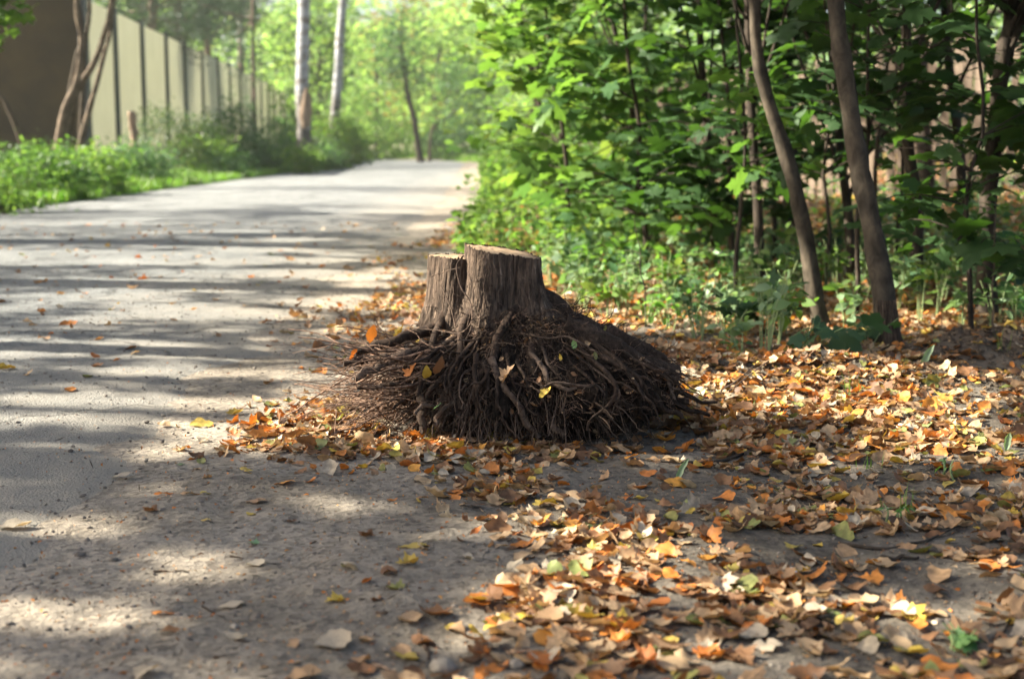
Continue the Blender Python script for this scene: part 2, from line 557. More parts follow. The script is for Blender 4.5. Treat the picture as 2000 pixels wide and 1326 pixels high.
def panel_mat():
    m, ns, ls = mat("barrier_panel")
    tc = ns.new("ShaderNodeTexCoord")
    nz = nd(ns, "ShaderNodeTexNoise", Scale=.8, Detail=6.0); ls.new(tc.outputs['Object'], nz.inputs['Vector'])
    sx = ns.new("ShaderNodeSeparateXYZ"); ls.new(tc.outputs['Object'], sx.inputs[0])
    rp = ramp(ns, [(.47, .47, .37), (.57, .57, .46)], [.35, .65]); ls.new(nz.outputs[0], rp.inputs[0])
    p = nd(ns, "ShaderNodeBsdfPrincipled", Roughness=.55); ls.new(rp.outputs[0], p.inputs['Base Color'])
    wv = nd(ns, "ShaderNodeTexWave", Scale=6.0); wv.bands_direction = 'X'; ls.new(tc.outputs['Object'], wv.inputs['Vector'])
    b = nd(ns, "ShaderNodeBump", Strength=.3, Distance=.01); ls.new(wv.outputs['Fac'], b.inputs['Height'])
    ls.new(b.outputs[0], p.inputs['Normal'])
    t = ns.new("ShaderNodeBsdfTranslucent"); t.inputs[0].default_value = (.50, .50, .40, 1)
    mx = ns.new("ShaderNodeMixShader"); mx.inputs[0].default_value = .45
    o = ns.new("ShaderNodeOutputMaterial")
    ls.new(p.outputs[0], mx.inputs[1]); ls.new(t.outputs[0], mx.inputs[2]); ls.new(mx.outputs[0], o.inputs[0])
    return m


M_panel = panel_mat()
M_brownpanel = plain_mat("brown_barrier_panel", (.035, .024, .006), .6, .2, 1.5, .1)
M_post = plain_mat("dark_steel", (.03, .034, .036), .5, .2, 8, .1)
M_plank = bark_mat("weathered_planks", (.11, .08, .055), (.25, .19, .14), 10, (1, 1, .1), .5, .85, .01)
M_stone = plain_mat("grey_stone", (.20, .175, .14), .85, .25, 40, .6, .004)
M_stonedk = plain_mat("dark_gravel", (.13, .11, .09), .85, .3, 60, .5, .003)
M_foil = plain_mat("pale_wrapper", (.55, .58, .62), .35, .1, 30, .3)


# ------------------------------------------------------------------ leaf templates (unit length, stalk at origin, pointing +Y, normal +Z)
def t_oval(wd=.6, fold=.12, droop=.15):
    V = [(0, 0, 0), (-wd * .42, .32, fold * .6), (0, .35, 0), (wd * .42, .32, fold * .6), (-wd * .38, .66, fold * .5 - droop * .4), (0, .68, -droop * .4),
         (wd * .38, .66, fold * .5 - droop * .4), (0, 1, -droop)]
    F = [(0, 2, 1), (0, 3, 2), (1, 2, 5), (1, 5, 4), (2, 3, 6), (2, 6, 5), (4, 5, 7), (5, 6, 7)]
    return np.array(V, float), np.array(F)


def t_rhomb(wd=.7):
    V = [(0, 0, 0), (-wd * .5, .5, .06), (0, 1, -.05), (wd * .5, .5, .06)]
    return np.array(V, float), np.array([(0, 2, 1), (0, 3, 2)])


MAPLE_OUT = [(0, 0), (.22, -.10), (.46, -.06), (.42, .10), (.62, .26), (.78, .38), (.56, .42), (.52, .52), (.28, .50), (.26, .62), (.34, .74), (.18, .78), (0, 1.05)]


def t_maple(droop=.22):
    half = MAPLE_OUT
    out = [(x, y) for x, y in half] + [(-x, y) for x, y in reversed(half[1:-1])]
    V = [(x, y, -droop * (x * x * .9 + max(0, y - .3) ** 2) + .04 * math.sin(9 * math.atan2(x, y - .25 + 1e-3))) for x, y in out]
    c = len(V)
    V.append((0, .25, .03))
    n = len(out)
    F = [(i, (i + 1) % n, c) for i in range(n)]
    return np.array(V, float), np.array(F)


def t_needle():
    V = [(0, 0, 0), (-.06, .4, -.05), (0, 1, -.35), (.06, .4, -.05)]
    return np.array(V, float), np.array([(0, 2, 1), (0, 3, 2)])


T_OVAL, T_RHOMB, T_MAPLE, T_NEED = t_oval(), t_rhomb(), t_maple(), t_needle()
T_LONG = t_oval(.32, .1, .3)


def scatter(mb, tm, pos, size, tilt=.6, nrm=None, yaw=None, mi=0, flat=False):
    """place a leaf template at every pos; tilt = spread of the leaf normal about nrm (default up)"""
    V, F = tm
    pos = np.asarray(pos, float)
    n = len(pos)
    if n == 0: return
    nz = rng.normal(0, tilt, (n, 3)); base = np.array([0, 0, 1.0]) if nrm is None else np.asarray(nrm)
    N = nz + base; N /= np.linalg.norm(N, axis=1)[:, None]
    yw = rng.uniform(0, 2 * math.pi, n) if yaw is None else yaw
    D = np.stack([np.cos(yw), np.sin(yw), np.zeros(n)], -1)
    D = D - N * (D * N).sum(1)[:, None]
    D /= np.linalg.norm(D, axis=1)[:, None] + 1e-9
    X = np.cross(D, N)
    s = np.broadcast_to(np.asarray(size, float), (n,)) * rng.uniform(.5, 1.28, n)
    W = pos[:, None, :] + s[:, None, None] * (V[None, :, 0, None] * X[:, None] + V[None, :, 1, None] * D[:, None] + V[None, :, 2, None] * N[:, None])
    FF = F[None] + (np.arange(n) * len(V))[:, None, None]
    mb.add(W.reshape(-1, 3), FF.reshape(-1, F.shape[1]), mi)


# ------------------------------------------------------------------ where sun reaches the ground (gaps shaped into the unseen crowns to let it through)
# photo-pixel ellipses: cx, cy, rx, ry
LIT = [(1270, 838, 230, 32), (820, 850, 210, 32), (200, 512, 430, 15), (560, 540, 260, 9), (120, 560, 210, 9), (150, 590, 200, 6), (400, 620, 240, 10), (330, 605, 120, 6),
       (180, 690, 330, 16), (430, 730, 220, 12), (560, 700, 120, 8), (330, 790, 260, 14), (180, 830, 260, 12), (430, 850, 150, 10),
       (110, 1035, 190, 26), (390, 1110, 150, 32), (60, 1220, 240, 80), (250, 1270, 150, 25), (640, 1310, 260, 16),
       (590, 790, 110, 40), (660, 830, 120, 45), (500, 930, 60, 12), (640, 975, 120, 12),
       (700, 590, 130, 12), (760, 560, 90, 9), (770, 640, 60, 8), (760, 530, 60, 5), (700, 660, 50, 8), (610, 460, 60, 3),
       (1430, 765, 170, 32), (1580, 775, 170, 40), (1700, 790, 180, 40), (1900, 790, 130, 60), (1680, 725, 150, 18), (1850, 870, 170, 34),
       (1450, 940, 90, 20), (1600, 900, 90, 14), (1480, 1078, 120, 22), (1250, 1130, 170, 40), (1080, 1190, 190, 50), (1000, 1050, 110, 20),
       (1500, 1180, 160, 30), (1720, 1200, 200, 40), (1300, 1260, 220, 34), (950, 1250, 110, 34), (1560, 1300, 160, 24), (1900, 1110, 110, 26),
       (1080, 960, 90, 9), (1960, 960, 60, 20), (770, 1000, 60, 8), (860, 940, 60, 7), (1880, 1260, 100, 28), (1700, 1010, 70, 10),
       (1170, 560, 160, 34), (1330, 600, 180, 26), (1300, 510, 220, 20), (1480, 560, 120, 22), (1580, 640, 110, 10), (1850, 610, 120, 16), (1950, 560, 50, 12),
       (1230, 640, 130, 12), (1650, 560, 60, 12), (1400, 480, 100, 8), (1100, 470, 120, 7),
       (1350, 345, 160, 13), (1250, 370, 110, 10), (1620, 340, 60, 6), (1800, 350, 90, 5), (1100, 400, 90, 12), (1000, 370, 90, 20),
       (180, 443, 170, 3.2), (60, 475, 80, 3), (480, 458, 140, 2.6), (580, 472, 70, 2.6), (300, 462, 70, 2), (640, 430, 120, 3), (740, 415, 130, 5), (200, 425, 170, 2.6), (400, 430, 90, 2),
       (700, 480, 80, 2.6), (380, 490, 120, 2.2), (680, 500, 60, 3), (620, 373, 290, 6), (790, 358, 150, 16), (820, 395, 130, 8), (560, 396, 260, 3.5), (330, 410, 160, 3), (860, 440, 60, 6)]
_L = np.array(LIT, float)


def lit_mask(S):
    """S (n,3) ground points -> True when the sun reaches them through a gap"""
    px, py, dep = to_px(S)
    py = np.where(dep < .3, 5000, py)
    out = np.zeros(len(S), bool)
    wob = fbm(S[:, 0] * 5, S[:, 1] * 2.4, 9.0, 2)
    for cx, cy_, rx, ry in _L:
        d = ((px - cx) / rx) ** 2 + ((py - cy_) / ry) ** 2
        out |= d < 1.25 + .6 * wob
    out |= (py < 338) & (py > 0) & (px > 560) & (px < 1240) & ~((px < 700) & (py > 330)) & (fbm(S[:, 0] * .25, S[:, 1] * .25, 2.0, 2) > -.15)
    x, y = S[:, 0], S[:, 1]
    # fine dapple over the litter, broad gaps over the wood edge
    rr = x - road_r(y)
    strk = fbm(x * .9 + 3, y * np.interp(y, [2, 6, 12, 30], [2.6, 2.2, 1.2, .45]), 2.2, 3)
    out |= (rr < .75) & (y < 60) & (strk + .55 * fbm(x * 4.5, y * 3.2, 7.7, 2) > .50)
    dap = fbm(x * 6.5, y * 4.2, 1.3, 2)
    out |= (rr > .75) & (y < 6.5) & (dap > .22)
    out |= (rr > .5) & (y >= 6.5) & (fbm(x * 1.3, y * 1.0, 6.6, 3) > -.30 + .10 * np.clip(x - 3, 0, 4))
    outside = (px < -60) | (px > 2060) | (py > 1400) | (dep < .3)
    n = fbm(S[:, 0] * 1.1 + 3, S[:, 1] * .9, 4.0, 3)
    out = np.where(outside & (rr < .5), n > .12, out)
    return out


def sun_shadow(P):
    P = np.asarray(P)
    t = P[:, 2] / sun_from.z
    return np.stack([P[:, 0] - sun_from.x * t, P[:, 1] - sun_from.y * t, 0 * t], -1)


# ------------------------------------------------------------------ ground
def sheet(xs, ys, hfun, name, m, mask=None):
    X, Y = np.meshgrid(xs, ys)
    Z = hfun(X, Y)
    V = np.stack([X, Y, Z], -1).reshape(-1, 3)
    nx, ny = len(xs), len(ys)
    idx = np.arange(nx * ny).reshape(ny, nx)
    F = np.stack([idx[:-1, :-1], idx[:-1, 1:], idx[1:, 1:], idx[1:, :-1]], -1).reshape(-1, 4)
    if mask is not None:
        F = F[mask(V[F].mean(1))]
    mb = MB(); mb.add(V, F)
    return obj(name, mb, m)


def graded(segs):
    out = []
    for a, b, st in segs:
        out.append(np.arange(a, b, st))
    return np.unique(np.round(np.concatenate(out), 5))


gx = graded([(-400, -60, 20), (-60, -14, 2), (-14, -2.6, .35), (-2.6, 3.2, .018), (3.2, 10, .16), (10, 40, 2), (40, 401, 20)])
gy = graded([(-60, 0, 5), (0, 1.9, .3), (1.9, 7.2, .018), (7.2, 12, .05), (12, 30, .3), (30, 100, 2), (100, 601, 20)])
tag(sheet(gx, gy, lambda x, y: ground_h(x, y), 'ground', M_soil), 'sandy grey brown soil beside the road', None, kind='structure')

rx = graded([(-3.4, .3, .022)])
# road follows its own edges: s across, y along
ys = graded([(-8, 2, .4), (2, 9, .022), (9, 20, .12), (20, 60, .8), (60, 128, 2)])
s = np.concatenate([np.linspace(0, .62, 60), np.linspace(.62, 1, 150)[1:]])
SS, YY = np.meshgrid(s, ys)
Lx, Rx = road_l(YY), road_r(YY)
rag_r = .10 * fbm(YY * 1.7, YY * 0, 7.0, 3) + .05 * fbm(YY * 7, YY * 0 + 3, 7.0, 2)
rag_l = .10 * fbm(YY * .9, YY * 0, 2.0, 3)
XX = (Lx + rag_l) * (1 - SS) + (Rx + rag_r) * SS
edge = np.minimum(sstep(0, .02, SS), sstep(0, .055, 1 - SS))
ZZ = ground_h(XX, YY) * 1.0 + .006 * edge - .014 * (1 - edge) + .03 * np.sin(np.clip(SS, 0, 1) * math.pi) * 1.0 + \
    .0014 * (1 - sstep(7, 11, YY)) * fbm(XX * 16, YY * 16, 3.0, 2)
mb = MB()
idx = np.arange(SS.size).reshape(SS.shape)
mb.add(np.stack([XX, YY, ZZ], -1).reshape(-1, 3), np.stack([idx[:-1, :-1], idx[:-1, 1:], idx[1:, 1:], idx[1:, :-1]], -1).reshape(-1, 4))
tag(obj('road', mb, M_road), 'worn grey asphalt road with dusty crumbling edge', None, kind='structure')


def road_h(x, y):
    L, Rr = road_l(y), road_r(y)
    s_ = (x - L) / (Rr - L)
    return ground_h(x, y) + np.where((s_ > 0) & (s_ < 1), .006 + .03 * np.sin(np.clip(s_, 0, 1) * math.pi), 0)


# gravel crumbs on road and verge
def stone_t(k=0):
    bmv = []
    r_ = np.random.default_rng(k)
    ph = (1 + 5 ** .5) / 2
    V = np.array([(-1, ph, 0), (1, ph, 0), (-1, -ph, 0), (1, -ph, 0), (0, -1, ph), (0, 1, ph), (0, -1, -ph), (0, 1, -ph), (ph, 0, -1), (ph, 0, 1), (-ph, 0, -1), (-ph, 0, 1)], float) / 1.9
    V *= 1 + r_.uniform(-.25, .25, (12, 1)); V[:, 2] *= .6
    F = np.array([(0, 11, 5), (0, 5, 1), (0, 1, 7), (0, 7, 10), (0, 10, 11), (1, 5, 9), (5, 11, 4), (11, 10, 2), (10, 7, 6), (7, 1, 8), (3, 9, 4), (3, 4, 2), (3, 2, 6), (3, 6, 8), (3, 8, 9), (4, 9, 5), (2, 4, 11), (6, 2, 10), (8, 6, 7), (9, 8, 1)])
    return V, F


def stones(n, xr, yr, smin, smax, name, label, m, cond=None):
    mb = MB()
    x = rng.uniform(*xr, n); y = yr[0] + (yr[1] - yr[0]) * rng.uniform(0, 1, n) ** 1.5
    if cond is not None:
        k = cond(x, y); x, y = x[k], y[k]
    z = road_h(x, y)
    sz = smin + (smax - smin) * rng.uniform(0, 1, len(x)) ** 5
    for t in range(4):
        q = np.arange(len(x)) % 4 == t
        scatter(mb, stone_t(t), np.stack([x, y, z + sz * .15], -1)[q], sz[q], .3)
    return tag(obj(name, mb, m, smooth=False), label, None, kind='stuff')


stones(52000, (-3.6, 3.0), (1.9, 11), .0012, .0075, 'gravel', 'fine dark grit and crumbs scattered over road and soil', M_stonedk,
       lambda x, y: (vn(x * 1.6, y * 1.6, 3.3) + rng.uniform(-.9, .9, len(x)) > -.15) & (np.abs(x) < .42 * y + .2))
stones(9000, (-3.6, 3.0), (1.9, 10), .0015, .007, 'pebbles', 'pale small stones pressed in the sandy soil', M_stone,
       lambda x, y: np.abs(x) < .42 * y + .2)

# ------------------------------------------------------------------ the stump
SY = 4.35


def S(px, py, dy=0.0):
    return at(px, py, SY + dy)


stump_base = Vector((0.0, SY, gh(0, SY)))
stump = empty('tree_stump', stump_base, 'uprooted twin-stemmed tree stump with a spreading skirt of bare roots', 'stump')


def stem_mesh(cx, cy, z0, plane, rx_, ry_, flare, seed, corner=62):
    """tube with fibrous bark; plane(x,y)->z of the saw cut"""
    na, nv = 260, 150
    th = np.linspace(0, 2 * math.pi, na, endpoint=False)
    t = np.linspace(0, 1, nv)
    T, A = np.meshgrid(t, th, indexing='ij')
    ex = 1.0
    rx0 = rx_ * (1 + .05 * np.cos(3 * A + seed) + .035 * np.cos(5 * A + 2 * seed))
    sq = 1 + .085 * np.cos(4 * (A - R(corner) - .15 * (1 - T)))
    fl = flare(A, T)
    zt0 = plane(cx, cy)
    z_ap = z0 + T * (zt0 - z0)
    tw = A + .25 * (1 - T)
    rid = fbm(np.cos(tw) * 9 + seed, z_ap * 5, np.sin(tw) * 9, 4, .6)
    rid2 = 1 - np.abs(fbm(np.cos(tw) * 16 + seed * 3, z_ap * 7 + .5 * rid, np.sin(tw) * 16, 3, .6))
    strip = np.abs(vn(tw * 26 + 1.2 * rid, z_ap * 9 + seed, 3.0)) ** .6
    rr = rx0 * sq * fl * (1 + .02 * rid + .040 * (rid2 - .6) - .024 * (strip < .35) * (1 - strip))
    X = cx + rr * np.cos(A)
    Y = cy + rr * np.sin(A) * (ry_ / rx_)
    top = plane(X, Y) + .006 * vn(A * 30, A * 0 + seed) * 1.0
    Z = z0 + T * (top - z0)
    mb = MB()
    V = np.stack([X, Y, Z], -1)
    idx = np.arange(na * nv).reshape(nv, na)
    nxt = np.roll(idx, -1, 1)
    mb.add(V.reshape(-1, 3), np.stack([idx[:-1], nxt[:-1], nxt[1:], idx[1:]], -1).reshape(-1, 4))
    # cut face rings
    rings = [V[-1]]
    cb = MB()
    c = np.array([cx, cy, plane(cx, cy)])
    fr = [.985, .95, .85, .7, .5, .3, .12]
    RV = []
    for f in fr:
        Q = c + (V[-1] - c) * f
        Q[:, 2] = plane(Q[:, 0], Q[:, 1]) - .002 + .0025 * vn(Q[:, 0] * 60, Q[:, 1] * 60, seed) - .006 * (f > .97)
        RV.append(Q)
    RV = np.array(RV)
    k = len(fr)
    id2 = np.arange(k * na).reshape(k, na); n2 = np.roll(id2, -1, 1)
    cb.add(RV.reshape(-1, 3), np.stack([id2[:-1], n2[:-1], n2[1:], id2[1:]], -1).reshape(-1, 4))
    vv = np.vstack([RV[-1], c]); q = np.arange(na)
    cb.add(vv, np.stack([q, (q + 1) % na, np.full(na, na)], -1))
    # bark lip joins ring to cut face
    lp = np.vstack([V[-1], RV[0]]); q = np.arange(na)
    mb.add(lp, np.stack([q, (q + 1) % na, (q + 1) % na + na, q + na], -1))
    return mb, cb


pA, pB = S(908, 470), S(1055, 494)
cx1, cy1 = (pA.x + pB.x) / 2, SY
sl = (pB.z - pA.z) / (pB.x - pA.x)
ZF = (pA.z + pB.z) / 2 - .012


def plane1(x, y):
    return ZF + sl * (x - cx1) + .03 * (y - cy1)


def flare1(A, T):
    right = np.clip(np.cos(A + .15), 0, 1); left = np.clip(-np.cos(A), 0, 1)
    f = (1 - T)
    return 1 + f ** 3.2 * (.22 + .9 * right ** 3 + .2 * left) + .05 * f


def flare2(A, T):
    f = (1 - T)
    return 1 + f ** 3 * (.12 + .2 * np.clip(-np.cos(A), 0, 1)) + .04 * f


def loc(mb):
    off = np.array(stump_base, np.float32)
    mb.v = [v - off for v in mb.v]
    return mb


mb, cb = stem_mesh(cx1, cy1, .30, plane1, .112, .105, flare1, 1.7)
st1 = obj('stem', loc(mb), M_bark_st, stump)
st1['label'] = 'thicker dark stem with slanted saw cut'
o = link('cut_face', None or loc(cb).mesh('cut_face', M_cut), st1)
q2 = S(880, 496, .08)


def plane2(x, y):
    return q2.z - .004 - .03 * (x - q2.x) + .02 * (y - q2.y)


mb, cb = stem_mesh(q2.x + .028, q2.y - .012, .30, plane2, .087, .076, flare2, 4.4, 80)
st2 = obj('stem', loc(mb), M_bark_st, stump)
st2['label'] = 'shorter thinner stem, sunlit on its side'
link('cut_face', loc(cb).mesh('cut_face', M_cut), st2)

# root ball
na, nv = 220, 90
A = np.linspace(0, 2 * math.pi, na, endpoint=False)
prof_t = np.array([0, .18, .36, .55, .72, .86, 1.0])
prof_r = np.array([.22, .42, .68, .95, 1.0, .82, .72])
prof_z = np.array([.37, .31, .235, .165, .09, .03, -.02])
t = np.linspace(0, 1, nv)
Tm, Am = np.meshgrid(t, A, indexing='ij')
c_, s_ = np.cos(Am), np.sin(Am)
Rmax = .25 + .19 * np.clip(c_, 0, 1) ** 1.5 + .05 * np.clip(-c_, 0, 1) + .03 * np.clip(-s_, 0, 1)
rr = np.interp(Tm, prof_t, prof_r) * Rmax
zz = np.interp(Tm, prof_t, prof_z) + .008 * np.clip(c_, 0, 1) * np.sin(Tm * math.pi)
rid = fbm(c_ * 5, s_ * 5, Tm * 2.2, 4, .55)
rr *= 1 + .20 * rid + .16 * np.abs(fbm(c_ * 9, s_ * 9, Tm * 4, 3))
rr *= 1 - .10 * (np.abs(np.sin(Am * 6.5 + 2 * rid)) ** 6) * np.sin(Tm * math.pi)
zz += .02 * fbm(c_ * 7 * rr * 6, s_ * 7 * rr * 6, 3.0, 3) * np.sin(Tm * math.pi)
# a dark hollow at the front left
hx = (math.atan2(-.27, -.16)) % (2 * math.pi)
hol = np.exp(-(((Am - hx + math.pi) % (2 * math.pi) - math.pi) / .22) ** 2 - ((Tm - .58) / .12) ** 2)
rr *= 1 - .35 * hol
V = np.stack([-.0 + rr * c_ - .005, SY + rr * s_, zz], -1)
idx = np.arange(na * nv).reshape(nv, na); nx_ = np.roll(idx, -1, 1)
mb = MB(); mb.add(V.reshape(-1, 3), np.stack([idx[:-1], idx[1:], nx_[1:], nx_[:-1]], -1).reshape(-1, 4))
rb = obj('root_ball', loc(mb), M_clod, stump)


def wobble(P, amp, seed, f=2.0):
    P = np.array(P)
    n = len(P); k = np.linspace(0, 1, n)
    for d in range(3):
        P[:, d] += amp * vn(k * f * 3 + seed * 7.1 + d * 13, k * 0 + seed) * np.sin(np.clip(k * 1.4, 0, 1) * math.pi / 2)
    return P


def root(pts, r0, r1, m=M_root, sides=10, n=18, rough=.28, wob=.012, seed=None):
    seed = rng.uniform(0, 50) if seed is None else seed
    P = wobble(spline(pts, n), wob, seed)
    rad = np.linspace(r0, r1, n)
    mb = MB(); tube(mb, P, rad, sides, True, rough, seed=seed)
    obj('root', loc(mb), m, stump)


thick = [
    ([(848, 640, 0), (770, 664, -.06), (690, 690, -.12)], .019, .011, M_root),
    ([(868, 672, -.08), (780, 694, -.14), (672, 708, -.18)], .017, .009, M_root),
    ([(800, 688, -.15), (745, 716, -.2), (688, 742, -.24)], .015, .011, M_rootpale),
    ([(830, 755, -.22), (770, 752, -.25), (700, 762, -.27)], .009, .005, M_root),
    ([(1010, 560, .03), (1080, 605, .0), (1140, 648, -.02), (1220, 682, 0), (1300, 722, .02)], .050, .034, M_root),
    ([(1100, 640, -.1), (1210, 690, -.1), (1316, 736, -.03)], .048, .030, M_root),
    ([(1120, 690, -.16), (1220, 730, -.14), (1290, 770, -.1), (1350, 790, -.1)], .032, .010, M_root),
    ([(1010, 600, -.08), (985, 640, -.15), (960, 700, -.24), (925, 760, -.29)], .015, .008, M_root),
    ([(930, 600, -.06), (905, 650, -.13), (900, 720, -.24), (895, 800, -.3)], .018, .008, M_root),
    ([(870, 610, .02), (850, 650, -.05), (835, 700, -.16), (812, 770, -.26)], .016, .007, M_root),
    ([(960, 700, -.25), (975, 740, -.3), (1010, 790, -.33), (1045, 858, -.33)], .011, .009, M_rootpale),
    ([(1045, 655, -.14), (1070, 700, -.24), (1098, 740, -.29)], .006, .004, M_rootpale),
    ([(1035, 690, -.22), (1060, 720, -.28), (1070, 742, -.31), (1110, 755, -.33), (1125, 757, -.33)], .0095, .005, M_rootpale),
    ([(1050, 765, -.32), (1085, 746, -.34), (1130, 750, -.34), (1170, 758, -.33), (1186, 775, -.33)], .004, .0025, M_rootpale),
    ([(1110, 728, -.26), (1125, 760, -.3), (1150, 800, -.31)], .007, .004, M_root),
    ([(930, 690, -.26), (928, 740, -.3), (932, 800, -.33), (922, 815, -.33)], .008, .006, M_root),
    ([(945, 705, -.26), (960, 760, -.31), (985, 830, -.33)], .007, .004, M_root),
    ([(1060, 790, -.28), (1085, 830, -.32), (1100, 850, -.33)], .010, .007, M_rootpale),
    ([(990, 690, -.24), (1000, 740, -.3), (1030, 790, -.33), (1055, 812, -.34)], .006, .004, M_root),
    ([(900, 765, -.26), (870, 800, -.32), (846, 828, -.33)], .008, .006, M_rootpale),
    ([(822, 775, -.26), (828, 800, -.3), (822, 840, -.32)], .013, .011, M_root),
    ([(895, 790, -.28), (898, 820, -.32), (908, 845, -.33)], .006, .003, M_rootpale),
    ([(1120, 660, -.12), (1180, 720, -.2), (1210, 800, -.25)], .02, .008, M_root),
    ([(1240, 760, -.1), (1310, 790, -.1), (1385, 818, -.12)], .016, .005, M_root),
    ([(1230, 740, .05), (1320, 770, .05), (1400, 790, .05)], .014, .004, M_root),
    ([(1180, 690, -.1), (1260, 760, -.16), (1330, 820, -.2)], .022, .006, M_root),
    ([(1050, 640, -.1), (1040, 700, -.22), (1050, 790, -.28), (1060, 860, -.3)], .02, .006, M_root),
    ([(1000, 650, -.15), (1085, 660, -.2), (1145, 672, -.22), (1160, 690, -.22)], .0035, .002, M_rootpale),
]
for pts, a, b, m in thick:
    root([S(*p) for p in pts], a, b, m, 12, 22)

# many medium roots radiating from the ball
for i in range(64):
    ang = rng.uniform(0, 2 * math.pi)
    if math.sin(ang) > .3 and rng.random() < .6: ang = -ang
    ca, sa = math.cos(ang), math.sin(ang)
    Rm = .25 + .17 * max(0, ca) + .05 * max(0, -ca)
    zs = rng.uniform(.07, .30)
    r_in = Rm * np.interp(zs, [0, .1, .2, .3], [.75, .9, .85, .6]) * .85
    L = rng.uniform(.08, .24) * (1.3 if ca < -.4 else 1)
    p0 = Vector((r_in * ca, SY + r_in * sa, zs))
    dr = L * (.8 if ca < -.3 else .55)
    zz1 = max(.012, zs - rng.uniform(.02, .2) * (0.7 if ca < -.4 else 1.5))
    p1 = Vector(((r_in + dr * .55) * ca, SY + (r_in + dr * .55) * sa, zs - (zs - zz1) * .25))
    sw = rng.uniform(-.12, .12)
    p2 = Vector(((r_in + dr) * math.cos(ang + sw), SY + (r_in + dr) * math.sin(ang + sw), zz1))
    r0 = .003 + .010 * rng.uniform() ** 2
    root([p0, p1, p2], r0, r0 * rng.uniform(.3, .6), [M_root, M_rootpale, M_root, M_bark_dk][i % 4], 8, 14, .3, .02)

# forked roots spreading over the dark right flank and the front
for i in range(32):
    ang = rng.uniform(-1.5, .35) if i < 17 else rng.uniform(-3.0, -1.4)
    ca, sa = math.cos(ang), math.sin(ang)
    Rm = .25 + .19 * max(0, ca) ** 1.5 + .05 * max(0, -ca) + .03 * max(0, -sa)
    u0, u1 = rng.uniform(.05, .35), rng.uniform(.6, .95)
    def onball(u, a, lift):
        rr_ = Rm * float(np.interp(u, prof_t, prof_r)) * 1.12 + lift
        return Vector((rr_ * math.cos(a), SY + rr_ * math.sin(a), max(.012, float(np.interp(u, prof_t, prof_z)) + lift * .5)))
    sw = rng.uniform(-.35, .35)
    a0, m0, e0 = onball(u0, ang, .0), onball((u0 + u1) / 2, ang + sw * .5, .03), onball(u1, ang + sw, .05)
    r0 = rng.uniform(.003, .010)
    P = wobble(spline([a0, m0, e0], 16), .010, i * 3.3)
    mb = MB(); tube(mb, P, np.linspace(r0, r0 * .5, 16), 9, True, .3, seed=i)
    for q in (7, 10, 12):
        if rng.random() < .75:
            d = Vector((math.cos(ang) + rng.normal(0, .8), math.sin(ang) + rng.normal(0, .5), -rng.uniform(.2, 1.2))).normalized() * rng.uniform(.05, .12)
            e1 = Vector(P[q]) + d; e1.z = max(.01, e1.z)
            tube(mb, wobble(spline([P[q], Vector(P[q]) + d * .5 + Vector((0, 0, .008)), e1], 8), .008, i + q), np.linspace(r0 * .5, r0 * .2, 8), 6, True, .3)
    obj('root', loc(mb), M_root if i % 7 else M_rootpale, stump)

# fine roots
mbl, mbf = MB(), MB()


def fine(mb, p0, d, L, r, curl, n=7, droop=.3):
    p = np.array(p0, float); d = np.array(d, float); d /= np.linalg.norm(d)
    pts = [p.copy()]
    for k in range(n - 1):
        d = d + rng.normal(0, curl, 3) + np.array([0, 0, -droop / n])
        d /= np.linalg.norm(d)
        p = p + d * L / (n - 1)
        if p[2] < .006: p[2] = .006; d[2] = abs(d[2]) * .3
        pts.append(p.copy())
    tube(mb, pts, np.linspace(r, r * .45, n), 4, False)
    return pts, d


for i in range(300):      # the long straight ones reaching over the road
    zs = rng.uniform(.05, .27)
    p0 = (-rng.uniform(.18, .42), SY + rng.uniform(-.26, .12), zs)
    d = (-1, rng.normal(-.15, .6), rng.normal(-.20 if zs > .12 else -.05, .36))
    L = rng.uniform(.08, .34)
    pts, dd = fine(mbl, p0, d, L, .0013 + .0034 * rng.uniform() ** 2.5, .16, 8, .15)
    if rng.random() < .6:
        k = rng.integers(2, 5)
        fine(mbl, pts[k], dd + rng.normal(0, .35, 3), L * .5, .0012, .08, 5, .1)
for i in range(2300):     # hair over the whole ball
    ang = rng.uniform(0, 2 * math.pi) if i % 3 else rng.uniform(-2.7, -.4)
    ca, sa = math.cos(ang), math.sin(ang)
    Rm = .25 + .19 * max(0, ca) ** 1.5 + .05 * max(0, -ca) + .03 * max(0, -sa)
    tt = rng.uniform(.05, .95)
    r_in = Rm * np.interp(tt, prof_t, prof_r) * 1.0; zs = np.interp(tt, prof_t, prof_z) + .01
    if ca > .2: zs += .03 * ca * math.sin(tt * math.pi)
    p0 = (r_in * ca, SY + r_in * sa, max(.01, zs))
    out = rng.uniform(.4, 1.2)
    fine(mbf, p0, (ca * out + rng.normal(0, .4), sa * out + rng.normal(0, .4), rng.normal(-.5, .5)), rng.uniform(.04, .17), rng.uniform(.0008, .0022), .28, 7, .5)
for i in range(2600):     # matted fibres
    ang = rng.uniform(-3.3, .5); ca, sa = math.cos(ang), math.sin(ang)
    Rm = .25 + .19 * max(0, ca) ** 1.5 + .05 * max(0, -ca) + .03 * max(0, -sa)
    tt = rng.uniform(.0, .9); q_ = Rm * np.interp(tt, prof_t, prof_r) * rng.uniform(1.0, 1.2)
    fine(mbf if i % 2 else mbl, (q_ * ca, SY + q_ * sa, max(.01, np.interp(tt, prof_t, prof_z) + .012)), rng.normal(0, 1, 3) + np.array([ca * .3, sa * .3, -.2]), rng.uniform(.02, .075), rng.uniform(.0006, .0013), .35, 5, .2)
